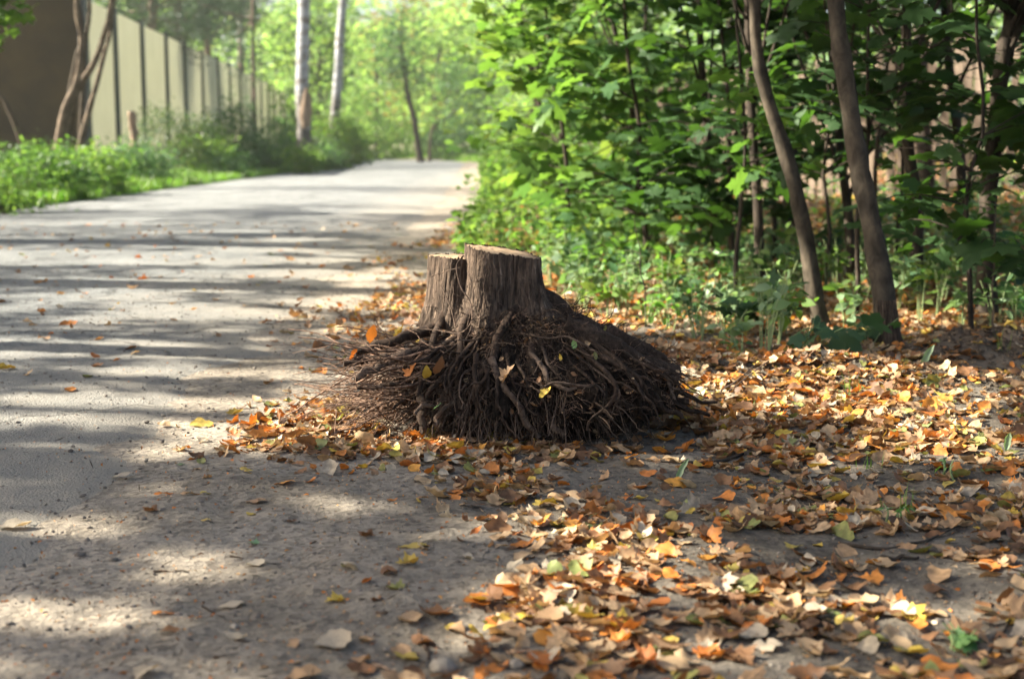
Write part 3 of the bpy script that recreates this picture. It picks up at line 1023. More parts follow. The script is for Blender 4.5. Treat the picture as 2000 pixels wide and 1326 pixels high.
for i in range(160):      # upward wisps on the top contour, right root edge
    u = rng.uniform(0, 1)
    q = S(1080 + 230 * u, 600 + 110 * u, rng.uniform(-.05, .08))
    fine(mbf, q, (rng.normal(.6, .5), rng.normal(0, .5), rng.normal(.15, .4)), rng.uniform(.03, .12), rng.uniform(.0008, .0016), .25, 6, .3)
fr1 = obj('fine_roots', loc(mbl), M_rootred, stump); fr1['kind'] = 'stuff'; fr1['label'] = 'reddish brown thin root twigs reaching over the road side'
fr2 = obj('fine_roots', loc(mbf), M_root, stump); fr2['kind'] = 'stuff'
mbp = MB()
for i in range(560):      # paler bare rootlets hanging over the dark front
    ang = rng.normal(-1.85, .55); ca, sa = math.cos(ang), math.sin(ang)
    Rm = .25 + .19 * max(0, ca) ** 1.5 + .05 * max(0, -ca) + .03 * max(0, -sa)
    tt = rng.uniform(.15, .8)
    p0 = ((Rm * np.interp(tt, prof_t, prof_r) + .012) * ca, SY + (Rm * np.interp(tt, prof_t, prof_r) + .012) * sa, np.interp(tt, prof_t, prof_z) + .01)
    fine(mbp, p0, (ca * .5 + rng.normal(0, .35), sa * .5 - .1, rng.normal(-.8, .4)), rng.uniform(.05, .2), .0008 + .0026 * rng.uniform() ** 3, .10, 7, .35)
fr3 = obj('fine_roots', loc(mbp), M_rootpale, stump); fr3['kind'] = 'stuff'; fr3['label'] = 'pale bare rootlets hanging over the dark front'
# loose bark fibres and a thin stalk running over the stems
mb = MB()
for pts, r in (([(905, 500, -.12), (892, 520, -.1), (900, 560, -.12), (918, 590, -.13), (922, 625, -.15), (900, 650, -.14), (860, 646, -.1), (800, 640, -.05)], .003),
               ([(922, 600, -.13), (920, 640, -.16), (905, 670, -.17)], .002),
               ([(842, 540, -.02), (870, 530, -.03), (900, 522, -.1)], .0015),
               ([(962, 510, -.13), (970, 530, -.135), (980, 540, -.14)], .0018),
               ([(950, 600, -.12), (945, 560, -.125), (953, 520, -.125)], .0022),
               ([(935, 640, -.14), (940, 590, -.125), (930, 540, -.12)], .002),
               ([(912, 640, -.12), (925, 580, -.125), (915, 530, -.11)], .002),
               ([(890, 640, -.08), (880, 600, -.05), (862, 560, -.02)], .002)):
    P = spline([S(*p) for p in pts], 24)
    tube(mb, P, np.linspace(r, r * .6, 24), 6, True, .1)
obj('bark_fibre', loc(mb), M_rootpale, stump)

# ------------------------------------------------------------------ fallen leaves
def fallen_t(kind, seed):
    r_ = np.random.default_rng(seed)
    if kind == 'maple':
        V0, F = t_maple(0)
        # refine once around the centre
        n = len(V0) - 1
        V = [tuple(v) for v in V0[:n]]
        c = V0[n]
        V += [tuple(c + (v - c) * .5) for v in V0[:n]]
        V.append(tuple(c))
        F = []
        for i in range(n):
            j = (i + 1) % n
            F += [(i, j, n + j), (i, n + j, n + i), (n + i, n + j, 2 * n)]
        V = np.array(V); F = np.array(F)
        V[:, 1] -= .4
        V[:, :2] *= .8
    else:
        nu, nv = 9, 5
        wd = {'oval': .62, 'round': .82, 'long': .36}[kind]
        V = []
        for i in range(nu):
            u = i / (nu - 1)
            wv = wd * .5 * (math.sin(math.pi * u ** .85) ** .75 if 0 < u < 1 else .02)
            for j in range(nv):
                q = j / (nv - 1) * 2 - 1
                jag = 1 + (.08 if abs(q) > .9 else 0) * (1 if i % 2 else -1) + (.45 if seed > 12 else .15) * float(vn(u * 4.0 + seed * 3.7 + (9 if q > 0 else 0), .5)) * abs(q)
                V.append((q * wv * jag + .06 * math.sin(u * 3) * 0, u - .5, 0))
        V = np.array(V)
        idx = np.arange(nu * nv).reshape(nu, nv)
        F = np.stack([idx[:-1, :-1], idx[:-1, 1:], idx[1:, 1:], idx[1:, :-1]], -1).reshape(-1, 4)
        F = np.concatenate([F[:, [0, 1, 2]], F[:, [0, 2, 3]]])
    x, y = V[:, 0].copy(), V[:, 1].copy()
    a, b = r_.uniform(-.5, 1.25), r_.uniform(-.6, .6)
    ax = r_.uniform(0, math.pi)
    xr, yr = x * math.cos(ax * .3) + y * math.sin(ax * .3), -x * math.sin(ax * .3) + y * math.cos(ax * .3)
    V[:, 2] = a * xr ** 2 + b * yr ** 2 + .10 * fbm(x * 3.2 + seed, y * 3.2, seed * 1.7, 2) + .18 * np.clip(np.abs(x) - .12, 0, 1) + .12 * r_.uniform(-1, 1) * x * y * 4
    V[:, 0] *= 1 - .35 * min(1, abs(a) * .4)
    V[:, 2] -= V[:, 2].min()
    # stalk
    k = len(V)
    st = np.array([(0.0, -.48, V[:, 2].mean() * .5), (.012, -.48, V[:, 2].mean() * .5), (.03, -.72, .06), (.04, -.70, .06)])
    V = np.vstack([V, st])
    F = np.vstack([F, [(k, k + 1, k + 2), (k, k + 2, k + 3)]])
    return V, F


KINDS = ['oval', 'oval', 'round', 'maple', 'oval', 'round', 'long', 'maple', 'oval', 'round', 'maple', 'oval', 'round', 'oval', 'round', 'long', 'oval', 'round', 'oval', 'maple']
FT = [fallen_t(k, i + 3) for i, k in enumerate(KINDS)]


def leaf_density(x, y):
    """how thick the litter lies, 0..1, over the ground"""
    rr = x - road_r(y)
    d = 0 * x
    # right foreground carpet
    lim = np.interp(y, [1.8, 2.3, 2.7, 3.2, 3.7, 4.2, 5.0, 6.0, 8, 12, 20], [-.02, -.05, -.02, -.05, -.35, -.55, -.30, -.25, -.3, -.3, -.5])
    edge = sstep(-.10, .22, x - lim + .10 * fbm(x * 4, y * 4, 1.0, 2))
    n = fbm(x * 2.6 + 4, y * 2.2, 8.0, 3)
    base = .42 + .75 * n
    # bare soil patches seen in the photo
    for px, py, rx_, ry_ in ((1250, 930, 170, 45), (1130, 900, 120, 24), (1450, 1060, 110, 30), (1000, 1000, 150, 40), (1720, 1060, 150, 40), (820, 1200, 120, 60), (1330, 1010, 60, 20),
                             (1850, 1150, 120, 30), (1700, 1150, 80, 20), (900, 1300, 60, 20)):
        c = gnd(px, py); c2 = gnd(px + rx_, py); c3 = gnd(px, py - ry_)
        base = base - 1.1 * np.exp(-((x - c.x) / (c2.x - c.x)) ** 2 - ((y - c.y) / (c3.y - c.y)) ** 2)
    d = edge * np.clip(base, .05, 1)
    for px, py, rx_, ry_, a in ((640, 830, 130, 45, 1.1), (820, 890, 260, 24, 1.1), (1040, 880, 200, 12, .9), (1600, 800, 380, 60, .9), (1250, 1250, 350, 90, .7), (1050, 1200, 120, 60, .8),
                                (1150, 1030, 200, 50, .55), (1500, 960, 250, 40, .35), (760, 660, 110, 20, .6), (1800, 900, 200, 40, .5)):
        c = gnd(px, py); c2 = gnd(px + rx_, py); c3 = gnd(px, py - ry_)
        d = d + a * np.exp(-((x - c.x) / (c2.x - c.x)) ** 2 - ((y - c.y) / (c3.y - c.y)) ** 2) * (.75 + .4 * n)
    # road shoulder further on
    sh = sstep(5.2, 6.5, y) * np.exp(-((rr - .42) / .38) ** 2) * (.35 + .8 * vn(x * 3, y * 1.5, 6.0))
    d = np.maximum(d, np.clip(sh * .6, 0, .45))
    # forest floor
    d = np.maximum(d, .8 * sstep(.9, 1.6, rr) * sstep(6, 8, y))
    d = np.where(rr < .1, np.minimum(d, .035 + d * .4), d)
    d = np.where(rr < -.5, .006, d)
    return np.clip(d, 0, 1.0)


def colour_pick(n, y, x):
    keys = ['tan', 'brown', 'orange', 'yellow', 'cream', 'olive']
    pr = [.40, .26, .16, .06, .08, .04]
    return rng.choice(len(keys), n, p=pr), keys


# candidate positions
N = 170000
y = 1.9 + (16 - 1.9) * rng.uniform(0, 1, N) ** 1.6
x = rng.uniform(-.5, .75, N) * y
x = x + rng.uniform(-.1, .1, N)
area_w = (y * 1.25)                           # width of strip
pdf_y = (1 / 1.6) * ((y - 1.9) / 14.1 + 1e-6) ** (1 / 1.6 - 1) / 14.1
dens_pos = N * pdf_y / area_w                # candidates per m2
want = 1750 * leaf_density(x, y) * np.interp(y, [2.2, 3.4], [1.1, 1.0])
keep = rng.uniform(0, 1, N) < want / dens_pos
x, y = x[keep], y[keep]
ins = ((x / .40) ** 2 + ((y - SY) / .26) ** 2) < 1
x, y = x[~ins], y[~ins]
size = rng.uniform(.026, .064, len(x))
size *= np.interp(y, [2.2, 3.4], [1.1, 1.0])
z = road_h(x, y) + rng.uniform(0, .012, len(x)) * np.clip(leaf_density(x, y) * 1.6, .05, 1.4)
ci, keys = colour_pick(len(x), y, x)
ti = rng.integers(0, len(FT), len(x))
px, py, dep = to_px(np.stack([x, y, z], -1))
inframe = (px > 5) & (px < 1995) & (py > 5) & (py < 1321)
score = np.where(inframe, size / dep, 0)
order = np.argsort(-score)

HERO = [(240, 935, 'cream', 0, .062), (25, 1036, 'cream', 4, .085), (320, 971, 'orange', 6, .05), (372, 974, 'tan', 6, .055), (402, 974, 'yellow', 6, .04), (293, 1003, 'brown', 7, .045),
        (400, 1020, 'yellow', 0, .028), (490, 1008, 'yellow', 1, .028), (500, 986, 'tan', 0, .055), (556, 954, 'orange', 0, .06), (352, 913, 'green', 0, .024), (484, 938, 'yellow', 6, .03),
        (466, 908, 'orange', 6, .055), (495, 1062, 'green', 3, .028), (498, 1107, 'cream', 9, .042), (452, 1182, 'cream', 0, .058), (330, 1242, 'brown', 8, .04), (320, 1202, 'orange', 6, .045),
        (460, 1252, 'cream', 1, .045), (655, 1180, 'yellow', 3, .045), (650, 1266, 'cream', 9, .07), (680, 1120, 'olive', 5, .034), (715, 1055, 'brown', 7, .045), (808, 1077, 'yellow', 0, .072),
        (796, 1118, 'yellow', 10, .052), (770, 1160, 'olive', 3, .044), (458, 810, 'yellow', 2, .062), (508, 818, 'orange', 1, .05), (534, 808, 'cream', 0, .045), (658, 1051, 'cream', 1, .016),
        (795, 1286, 'yellow', 4, .05), (936, 1282, 'orange', 2, .036), (855, 946, 'yellow', 6, .02), (885, 962, 'brown', 4, .045), (766, 983, 'orange', 1, .03), (995, 980, 'yellow', 3, .04),
        (515, 1258, 'tan', 6, .02), (240, 1116, 'orange', 1, .014), (570, 1020, 'brown', 5, .026), (1090, 1032, 'olive', 3, .05), (1190, 1032, 'olive', 9, .05)]
leaf_mesh_cache = {}


def leaf_obj(t, colname, pos, sz, yaw, tx, ty, label, group):
    key = (t, colname)
    if key not in leaf_mesh_cache:
        mb = MB(); mb.add(FT[t][0], FT[t][1])
        leaf_mesh_cache[key] = mb.mesh('fallen_leaf', FMI[colname])
    o = link('fallen_leaf', leaf_mesh_cache[key], None, pos)
    o.scale = (sz, sz, sz)
    o.rotation_euler = (tx, ty, yaw)
    return tag(o, label, 'leaf', group)


hero_words = {'cream': 'pale cream', 'orange': 'orange brown', 'tan': 'light tan', 'yellow': 'yellow', 'brown': 'dark brown', 'green': 'small green', 'olive': 'olive green'}
hero_used = {}
for (hx_, hy_, col, t, sz) in HERO:
    p = gnd(hx_, hy_)
    zz_ = float(road_h(np.array([p.x]), np.array([p.y]))[0])
    zone = 'on the bare soil left of the litter' if hx_ > 560 and hx_ < 960 else ('on the bare grey road surface' if hx_ <= 560 else 'near the edge of the litter')
    lab = f"{hero_words[col]} leaf lying alone {zone}"
    leaf_obj(t, col, (p.x, p.y, zz_ + .001), sz, rng.uniform(-.6, .6) + (math.pi / 2), rng.uniform(-.1, .1), rng.uniform(-.1, .1), lab, f"single {col} leaves {zone}")

nh = 300 - len(HERO) - 14
top = order[:nh]
rest = order[nh:]
word = {'tan': 'tan', 'brown': 'dark brown', 'orange': 'rusty orange', 'yellow': 'yellow', 'cream': 'bleached cream', 'olive': 'olive'}
kw = {'oval': 'oval', 'round': 'rounded', 'long': 'narrow', 'maple': 'lobed maple'}
for i in top:
    c = keys[ci[i]]; k = KINDS[ti[i]]
    leaf_obj(int(ti[i]), c, (x[i], y[i], z[i]), size[i], rng.uniform(0, 6.28), rng.normal(0, .17), rng.normal(0, .17),
             f"{word[c]} curled {kw[k]} leaf among the litter in front", f"{c} {kw[k]} leaves in the near litter")
mb = MB()
for t in range(len(FT)):
    for c in range(6):
        q = rest[(ti[rest] == t) & (ci[rest] == c)]
        if len(q): scatter(mb, FT[t], np.stack([x, y, z], -1)[q], size[q] / .92, .32, mi=c)
tag(obj('leaf_litter', mb, [FM[k] for k in keys]), 'carpet of fallen brown and orange leaves around the stump', None, kind='stuff')
# forest floor litter further back, bigger flakes
N2 = 26000
y2 = 8 + 50 * rng.uniform(0, 1, N2) ** 1.7; x2 = road_r(y2) + .8 + rng.uniform(0, 1, N2) * (.40 * y2 + 2)
k = np.abs(x2) < .42 * y2 + .5
x2, y2 = x2[k], y2[k]
mb = MB()
c2 = rng.choice(6, len(x2), p=[.40, .28, .12, .06, .11, .03])
for c in range(6):
    q = c2 == c
    scatter(mb, t_oval(.8, .15, .2), np.stack([x2, y2, ground_h(x2, y2) + .01], -1)[q], (.05 + .0035 * y2[q]), .35, mi=c)
tag(obj('forest_floor_litter', mb, [FM[k] for k in keys]), 'brown leaves covering the floor of the wood', None, kind='stuff')

# crumbled leaf bits, chaff and tiny sticks
n = 15000
yd = 2.0 + 7 * rng.uniform(0, 1, n) ** 1.5; xd = rng.uniform(-.42, .42, n) * yd
kk = rng.uniform(0, 1, n) < np.clip(.10 + .9 * sstep(-1.1, .3, xd - road_r(yd) - .6 + .4 * fbm(xd * 2, yd * 2, 3.0, 2)), 0, 1)
xd, yd = xd[kk], yd[kk]
mb = MB()
cd = rng.integers(0, 4, len(xd)); zd = road_h(xd, yd) + .002
for c, kcol in enumerate(('brown', 'tan', 'brown', 'orange')):
    q = cd == c
    scatter(mb, t_oval(.5, .3, .3) if c != 2 else t_oval(.12, .05, .1), np.stack([xd, yd, zd], -1)[q], rng.uniform(.004, .013, q.sum()) * (1.0 if c != 2 else 2.2), .5, mi=c)
tag(obj('leaf_crumbs', mb, [FM['brown'], FM['tan'], M_root, FM['orange']]), 'crumbled leaf bits and tiny sticks strewn over the soil', None, kind='stuff')

# leaf scraps, fibres and crumbs trapped in the roots
mb = MB(); nS = 420
aS = rng.uniform(-3.0, .2, nS); tS = rng.uniform(.1, .95, nS)
cS, sS = np.cos(aS), np.sin(aS)
RS = .25 + .19 * np.clip(cS, 0, 1) ** 1.5 + .05 * np.clip(-cS, 0, 1) + .03 * np.clip(-sS, 0, 1)
rS = RS * np.interp(tS, prof_t, prof_r) * rng.uniform(1.02, 1.22, nS)
PS = np.stack([rS * cS, SY + rS * sS, np.maximum(.01, np.interp(tS, prof_t, prof_z) + .015)], -1)
for c in range(3):
    scatter(mb, FT[c * 2], PS[c::3], rng.uniform(.007, .026, len(PS[c::3])), .9, mi=c)
tag(obj('leaf_scraps', mb, [FM['brown'], FM['tan'], FM['brown']]), 'brown leaf scraps and crumbs trapped in the tangle of roots', None, kind='stuff')

# leaves caught on the stump
CAUGHT = [(727, 652, -.05, 'orange', 0, .06, 'orange leaf standing upright behind the root tips'), (783, 650, .0, 'yellow', 2, .06, 'amber leaf resting above the thick side root'),
          (690, 694, -.17, 'orange', 6, .055, 'amber leaf draped over the cut end of the side root'), (834, 730, -.30, 'yellow', 1, .05, 'amber leaf hanging on the roots beside the dark hollow'),
          (805, 724, -.31, 'orange', 3, .055, 'orange leaf caught between the front roots'), (862, 715, -.31, 'brown', 9, .06, 'brown crumpled leaf on the roots above the hollow'),
          (992, 732, -.33, 'tan', 3, .07, 'pale torn leaf lying across the front roots'), (1068, 768, -.36, 'yellow', 2, .045, 'golden leaf under the pale crooked root'),
          (1122, 672, -.2, 'green', 1, .034, 'green leaf on the dark flank of the root ball'), (855, 794, -.34, 'green', 0, .035, 'green leaf low among the hanging roots'),
          (1183, 650, -.06, 'olive', 6, .05, 'olive leaf on top of the big spreading root'), (1095, 698, -.26, 'yellow', 1, .022, 'tiny yellow leaf on the shaded roots'),
          (1162, 694, -.22, 'olive', 0, .03, 'small olive leaf on the shaded roots'), (748, 668, -.04, 'tan', 0, .05, 'tan leaf behind the upper side root')]
for a, b, dy, c, t, sz, lab in CAUGHT:
    p = S(a, b, dy)
    leaf_obj(t, c, p, sz, rng.uniform(0, 6.28), R(rng.uniform(45, 80)), rng.uniform(-.3, .3), lab, None)

# ------------------------------------------------------------------ trees
def crown(mb, tm, centre, radii, ncl, per, size, spread=(.5, .5, .18), tilt=.45, shell=.35, cull=None, mi=0, zmin=None):
    c = np.asarray(centre, float); rd = np.asarray(radii, float)
    d = rng.normal(0, 1, (ncl, 3)); d /= np.linalg.norm(d, axis=1)[:, None]
    rad = rng.uniform(shell, 1, (ncl, 1)) ** .6
    cc = c + d * rad * rd
    P = np.repeat(cc, per, 0) + rng.normal(0, 1, (ncl * per, 3)) * np.asarray(spread)
    if zmin is not None: P = P[P[:, 2] > zmin]
    if cull is not None: P = P[~cull(P)]
    scatter(mb, tm, P, size, tilt, mi=mi)
    return cc


def limbs(mb, trunk, r, cc, k, sides=5, tstart=.35):
    idx = rng.choice(len(cc), min(k, len(cc)), replace=False)
    n = len(trunk)
    for i in idx:
        e = cc[i]
        j = int(n * rng.uniform(tstart, .98)); j = min(n - 1, j)
        # start below the end point
        lows = [q for q in range(n) if trunk[q][2] < e[2]]
        if lows: j = min(j, lows[-1]) if rng.random() < .8 else lows[-1]
        a = trunk[j]
        j = max(j, int(n * tstart)); j = min(j, n - 1); a = trunk[j]
        m = (a + e) / 2 + np.array([0, 0, -.06 * np.linalg.norm(e - a)])
        P = spline([a, m, e], 7)
        tube(mb, P, np.linspace(r[j] * .45, max(.002, r[j] * .1), 7), sides, False)


def tree(name, label, cat, group, pts, r0, r1, bark, leaf, tm, crowns, nlimb=20, cull=None, tilt=.45, sides=12, rough=.08, base=None, wob=0.0, tstart=.35):
    """pts world points of the trunk centre line; crowns: list of (centre, radii, clusters, per, size, spread)"""
    P = spline(pts, 40 if sides > 8 else 16)
    if wob: P = wobble(P, wob, rng.uniform(0, 50))
    o0 = Vector(P[0])
    root_o = empty(name, o0, label, cat, group)
    rad = r0 + (r1 - r0) * np.linspace(0, 1, len(P)) ** .9
    rad = rad * (1 + .38 * np.exp(-np.linspace(0, 1, len(P)) * 30))
    mt = MB(); tube(mt, P, rad, sides, True, rough, seed=rng.uniform(0, 9))
    ml = MB(); mc = MB()
    for c in crowns:
        cc = crown(mc, tm, c[0], c[1], c[2], c[3], c[4], c[5] if len(c) > 5 else (.5, .5, .18), tilt, cull=cull, zmin=(c[6] if len(c) > 6 else None))
        limbs(ml, P, rad, cc, nlimb, tstart=tstart)
    obj('trunk', mt, bark, root_o, origin=o0)
    if ml.n: obj('branches', ml, bark, root_o, origin=o0)
    if mc.n: obj('crown', mc, leaf, root_o, origin=o0)
    return root_o


def gp(x, y):
    return Vector((x, y, gh(x, y) - .03))


# two leaning maple trunks on the right, traced by direction then given their own distance
def trunkpx(rows, Y0, Y1):
    out = []
    n = len(rows)
    for i, (a, b) in enumerate(rows):
        out.append(at(a, b, Y0 + (Y1 - Y0) * i / (n - 1)))
    return out


def hi(p, dx, dy, dz):
    return Vector((p.x + dx, p.y + dy, p.z + dz))


YA = 6.75
A_ = trunkpx([(1608, 655), (1590, 560), (1572, 440), (1540, 310), (1500, 200), (1480, 100), (1474, 0)], YA, 6.9)
A_ += [hi(A_[-1], -.02, .1, .5), hi(A_[-1], .1, .3, 1.6), hi(A_[-1], .3, .3, 3.0)]
rA = .055
tree('maple_tree', 'slender grey trunk with a double bend, left of the thicker leaning trunk', 'tree', 'young maples at the wood edge', A_, .042, .022, M_bark_gr, M_mapledk, T_MAPLE,
     [((A_[-1].x, A_[-1].y, 3.6), (1.6, 1.6, 1.0), 60, 26, .13, (.3, .3, .12))], 16, rough=.22, tstart=.84, wob=.02)
YB = 6.1
B_ = trunkpx([(1738, 690), (1725, 560), (1695, 400), (1668, 260), (1645, 120), (1632, 0)], YB, 6.3)
B_ += [hi(B_[-1], -.03, .1, .6), hi(B_[-1], 0, .3, 1.8), hi(B_[-1], .1, .3, 3.2)]
tB = tree('maple_tree', 'thicker leaning grey trunk with split bark at its foot', 'tree', 'young maples at the wood edge', B_, .050, .030, M_bark_gr, M_mapledk, T_MAPLE,
          [((B_[-1].x + .4, B_[-1].y, 3.4), (1.8, 1.6, 1.0), 70, 26, .13, (.3, .3, .12))], 16, rough=.22, tstart=.84, wob=.02)
mb = MB()          # ridges of bare fibrous wood near the foot
for k in range(9):
    a = -2.5 + k * .25
    P = [B_[0] + Vector((.056 * math.cos(a), .056 * math.sin(a), .0)), at(1733, 640, YB) + Vector((.05 * math.cos(a), .05 * math.sin(a), 0)), at(1727, 585, YB) + Vector((.046 * math.cos(a), .046 * math.sin(a), 0))]
    tube(mb, spline(P, 12), np.linspace(.010, .004, 12), 6, True, .2)
obj('split_bark', mb, M_bark_st, tB, origin=Vector(spline(B_, 40)[0]))

dark_trunks = [([(1482, 440), (1475, 330), (1466, 200), (1462, 80), (1460, 0)], 8.6, .032, 'thin near-black trunk just behind the double-bent one'),
               ([(1662, 500), (1655, 400), (1640, 290), (1636, 200)], 8.9, .034, 'thin dark trunk in the gap between the two grey trunks'),
               ([(1395, 420), (1388, 340), (1380, 250), (1370, 120), (1365, 0)], 10.5, .036, 'dark slim trunk behind the maple thicket'),
               ([(1790, 400), (1775, 300), (1768, 180), (1770, 0)], 8.2, .04, 'dark trunk right of the thicker leaning one'),
               ([(1930, 400), (1945, 250), (1960, 100), (1975, 0)], 7.4, .05, 'dark leaning trunk near the reddish fence'),
               ([(1712, 280), (1745, 200), (1800, 110), (1860, 30)], 8.0, .012, 'thin slanting branch-like sapling between trunks'),
               ([(1540, 330), (1538, 250), (1530, 120), (1525, 0)], 11.5, .02, 'pencil-thin dark sapling between the two grey trunks'),
               ([(1250, 400), (1240, 250), (1215, 120), (1190, 0)], 12.0, .03, 'dark slim stem inside the maple thicket'),
               ([(1100, 360), (1065, 280), (1050, 180), (1020, 60)], 13.0, .03, 'dark curved stem at the roadside edge of the thicket'),
               ([(1880, 380), (1870, 250), (1850, 100), (1845, 0)], 10.0, .04, 'dark straight trunk deep in the wood')]
for rows, Y, r, lab in dark_trunks:
    P = trunkpx(rows, Y, Y + .1)
    b = P[0]; g = gh(b.x, b.y)
    P = [Vector((b.x + .02, b.y, min(b.z - .02, g - .03)))] + P
    P += [hi(P[-1], -.05, .1, 1.0), hi(P[-1], .1, .2, 2.5)]
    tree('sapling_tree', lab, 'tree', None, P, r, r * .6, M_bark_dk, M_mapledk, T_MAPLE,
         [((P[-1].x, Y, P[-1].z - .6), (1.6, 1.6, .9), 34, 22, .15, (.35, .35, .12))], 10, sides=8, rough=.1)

# ---- maple saplings of the thicket (1000..1450 px), leaves in flat sprays on arching twigs
def spray_tree(label, base, h, rad, n_spray, per, size, leaf, tm=T_MAPLE, group='maple saplings of the roadside thicket', name='maple_sapling', lean=(0, 0), zlo=.15, bark=M_bark_dk, r=.02, flat=.10, tilt=.38):
    bx, by = base
    g = gh(bx, by)
    P = spline([(bx, by, g - .02), (bx + lean[0] * .3, by + lean[1] * .3, g + h * .45), (bx + lean[0], by + lean[1], g + h)], 14)
    P = wobble(P, .05 * h * .5, rng.uniform(0, 30))
    o0 = Vector(P[0])
    e = empty(name, o0, label, 'sapling', group)
    mt, ml, mc = MB(), MB(), MB()
    rd = np.linspace(r, r * .3, 14)
    tube(mt, P, rd, 8, True, .1)
    for i in range(n_spray):
        u = rng.uniform(zlo, 1.0)
        j = min(13, int(u * 13)); a = P[j]
        an = rng.uniform(0, 2 * math.pi)
        L = rad * rng.uniform(.45, 1.0) * (1 - .45 * max(0, u - .5))
        en = a + np.array([math.cos(an) * L, math.sin(an) * L, L * rng.uniform(-.05, .35)])
        md = (a + en) / 2 + np.array([0, 0, .12 * L])
        Q = spline([a, md, en], 6)
        tube(ml, Q, np.linspace(rd[j] * .4 + .001, .0012, 6), 4, False)
        k = per
        tpar = rng.uniform(.3, 1.05, k)
        seg = np.array([Q[min(5, int(tt * 5))] for tt in tpar])
        pos = seg + rng.normal(0, 1, (k, 3)) * np.array([L * .17 + .03, L * .17 + .03, flat * .6])
        scatter(mc, tm, pos, size, tilt)
    obj('trunk', mt, bark, e, origin=o0); obj('branches', ml, bark, e, origin=o0); obj('crown', mc, leaf, e, origin=o0)
    return e


thicket = [(.45, 11.2, 2.6, .95, 34, 'sunlit maple sapling leaning out over the roadside', (-.35, -.2), M_light),
           (.95, 10.0, 2.9, 1.0, 36, 'leafy maple sapling at the front corner of the thicket', (-.35, -.3), M_maple),
           (1.45, 9.3, 2.8, .9, 34, 'maple sapling with dark drooping leaves in mid thicket', (-.2, -.2), M_mapledk),
           (.55, 13.2, 3.1, 1.1, 36, 'bright maple sapling at the far end of the thicket', (-.5, 0), M_light),
           (1.25, 12.2, 3.3, 1.1, 36, 'tall maple sapling behind the corner sapling', (-.3, 0), M_maple),
           (2.0, 10.8, 3.2, 1.1, 34, 'maple sapling left of the dark slim trunk', (0, 0), M_mapledk),
           (1.2, 15.5, 3.4, 1.2, 34, 'maple sapling deep behind the roadside edge', (-.6, 0), M_light),
           (2.2, 14.0, 3.5, 1.2, 34, 'tall shaded maple sapling deep in the thicket', (0, 0), M_maple)]
for bx, by, h, rad, nsp, lab, lean, lm in thicket:
    spray_tree(lab, (bx, by), h, rad, int(nsp * .9), 15, (.15 if by < 12.5 else .13), lm, lean=lean, r=.022)
# near overhanging maple sprays on the upper right
near = [(2.35, 5.8, 2.5, .55, 18, 'maple sapling with dark drooping leaves at the right picture edge', (.1, -.1), .14), (1.75, 7.2, 2.7, .75, 20, 'maple sapling whose dark leaves hang between the trunks', (.1, 0), .14), (2.15, 6.6, 2.3, .65, 20, 'maple sapling with broad bluish leaves beside the reddish fence', (-.15, -.3), .13),
        (2.9, 7.0, 2.7, .8, 24, 'broad-leaved dark sapling close to the right picture edge', (-.2, 0), .14), (3.2, 8.8, 3.0, 1.0, 28, 'dark sapling in front of the far plank fence', (0, 0), .14), (2.6, 9.6, 3.0, 1.0, 26, 'dark sapling screening the plank fence', (0, 0), .14), (2.55, 7.6, 2.6, .85, 24, 'shaded maple sapling in the dark right corner of the wood', (0, -.2), .13),
        (1.9, 8.6, 2.7, .8, 20, 'maple sapling rising behind the thicker leaning trunk', (0, 0), .12),
        (1.25, 7.9, 2.4, .6, 12, 'small maple sapling with light leaves near the double-bent trunk', (.0, 0), .11)]
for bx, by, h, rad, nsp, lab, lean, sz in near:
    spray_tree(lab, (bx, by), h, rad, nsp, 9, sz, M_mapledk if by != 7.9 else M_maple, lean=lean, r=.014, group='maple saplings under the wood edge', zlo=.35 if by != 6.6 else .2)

# thin pale sapling stem at the right edge with a few leaves
p = gnd(1936, 652)
spray_tree('pale pencil-thin stem carrying light green leaves at the right edge', (p.x, p.y), .62, .22, 10, 5, .07, M_glossy, T_OVAL, None, 'young_sapling', (.0, 0), .3, M_bark_pale, .006, .03)
p = gnd(1262, 640)
spray_tree('bare brown whip standing behind the stump in the undergrowth', (p.x, p.y), .52, .12, 4, 2, .04, M_glossy, T_OVAL, None, 'young_sapling', (-.06, 0), .5, M_bark_gr, .005, .02)

# ------------------------------------------------------------------ undergrowth plants
def plant(base, h, n, size, leaf, label, tm=T_OVAL, group=None, stems=4, spread=.08, tilt=.5, name='undergrowth_plant', stemm=None):
    bx, by = base
    g = gh(bx, by)
    o0 = Vector((bx, by, g))
    e = empty(name, o0, label, 'plant', group)
    ms, ml = MB(), MB()
    pos = []
    for s_i in range(stems):
        a = rng.uniform(0, 6.28); L = h * rng.uniform(.6, 1.05)
        top_ = np.array([bx + spread * math.cos(a) * rng.uniform(.3, 1.3), by + spread * math.sin(a), g + L])
        Q = spline([(bx + .02 * math.cos(a), by + .02 * math.sin(a), g - .01), ((bx + top_[0]) / 2, (by + top_[1]) / 2, g + L * .55), tuple(top_)], 6)
        tube(ms, Q, np.linspace(.0028, .0014, 6), 4, False)
        for k in range(max(1, n // stems)):
            u = rng.uniform(.35, 1.0) ** .7
            q = Q[min(5, int(u * 5.4))]
            pos.append(q + rng.normal(0, 1, 3) * np.array([.35, .35, .15]) * size * .9)
    scatter(ml, tm, np.array(pos), size, tilt)
    obj('stem', ms, stemm or M_stemg, e, origin=o0); obj('leaves', ml, leaf, e, origin=o0)
    return e


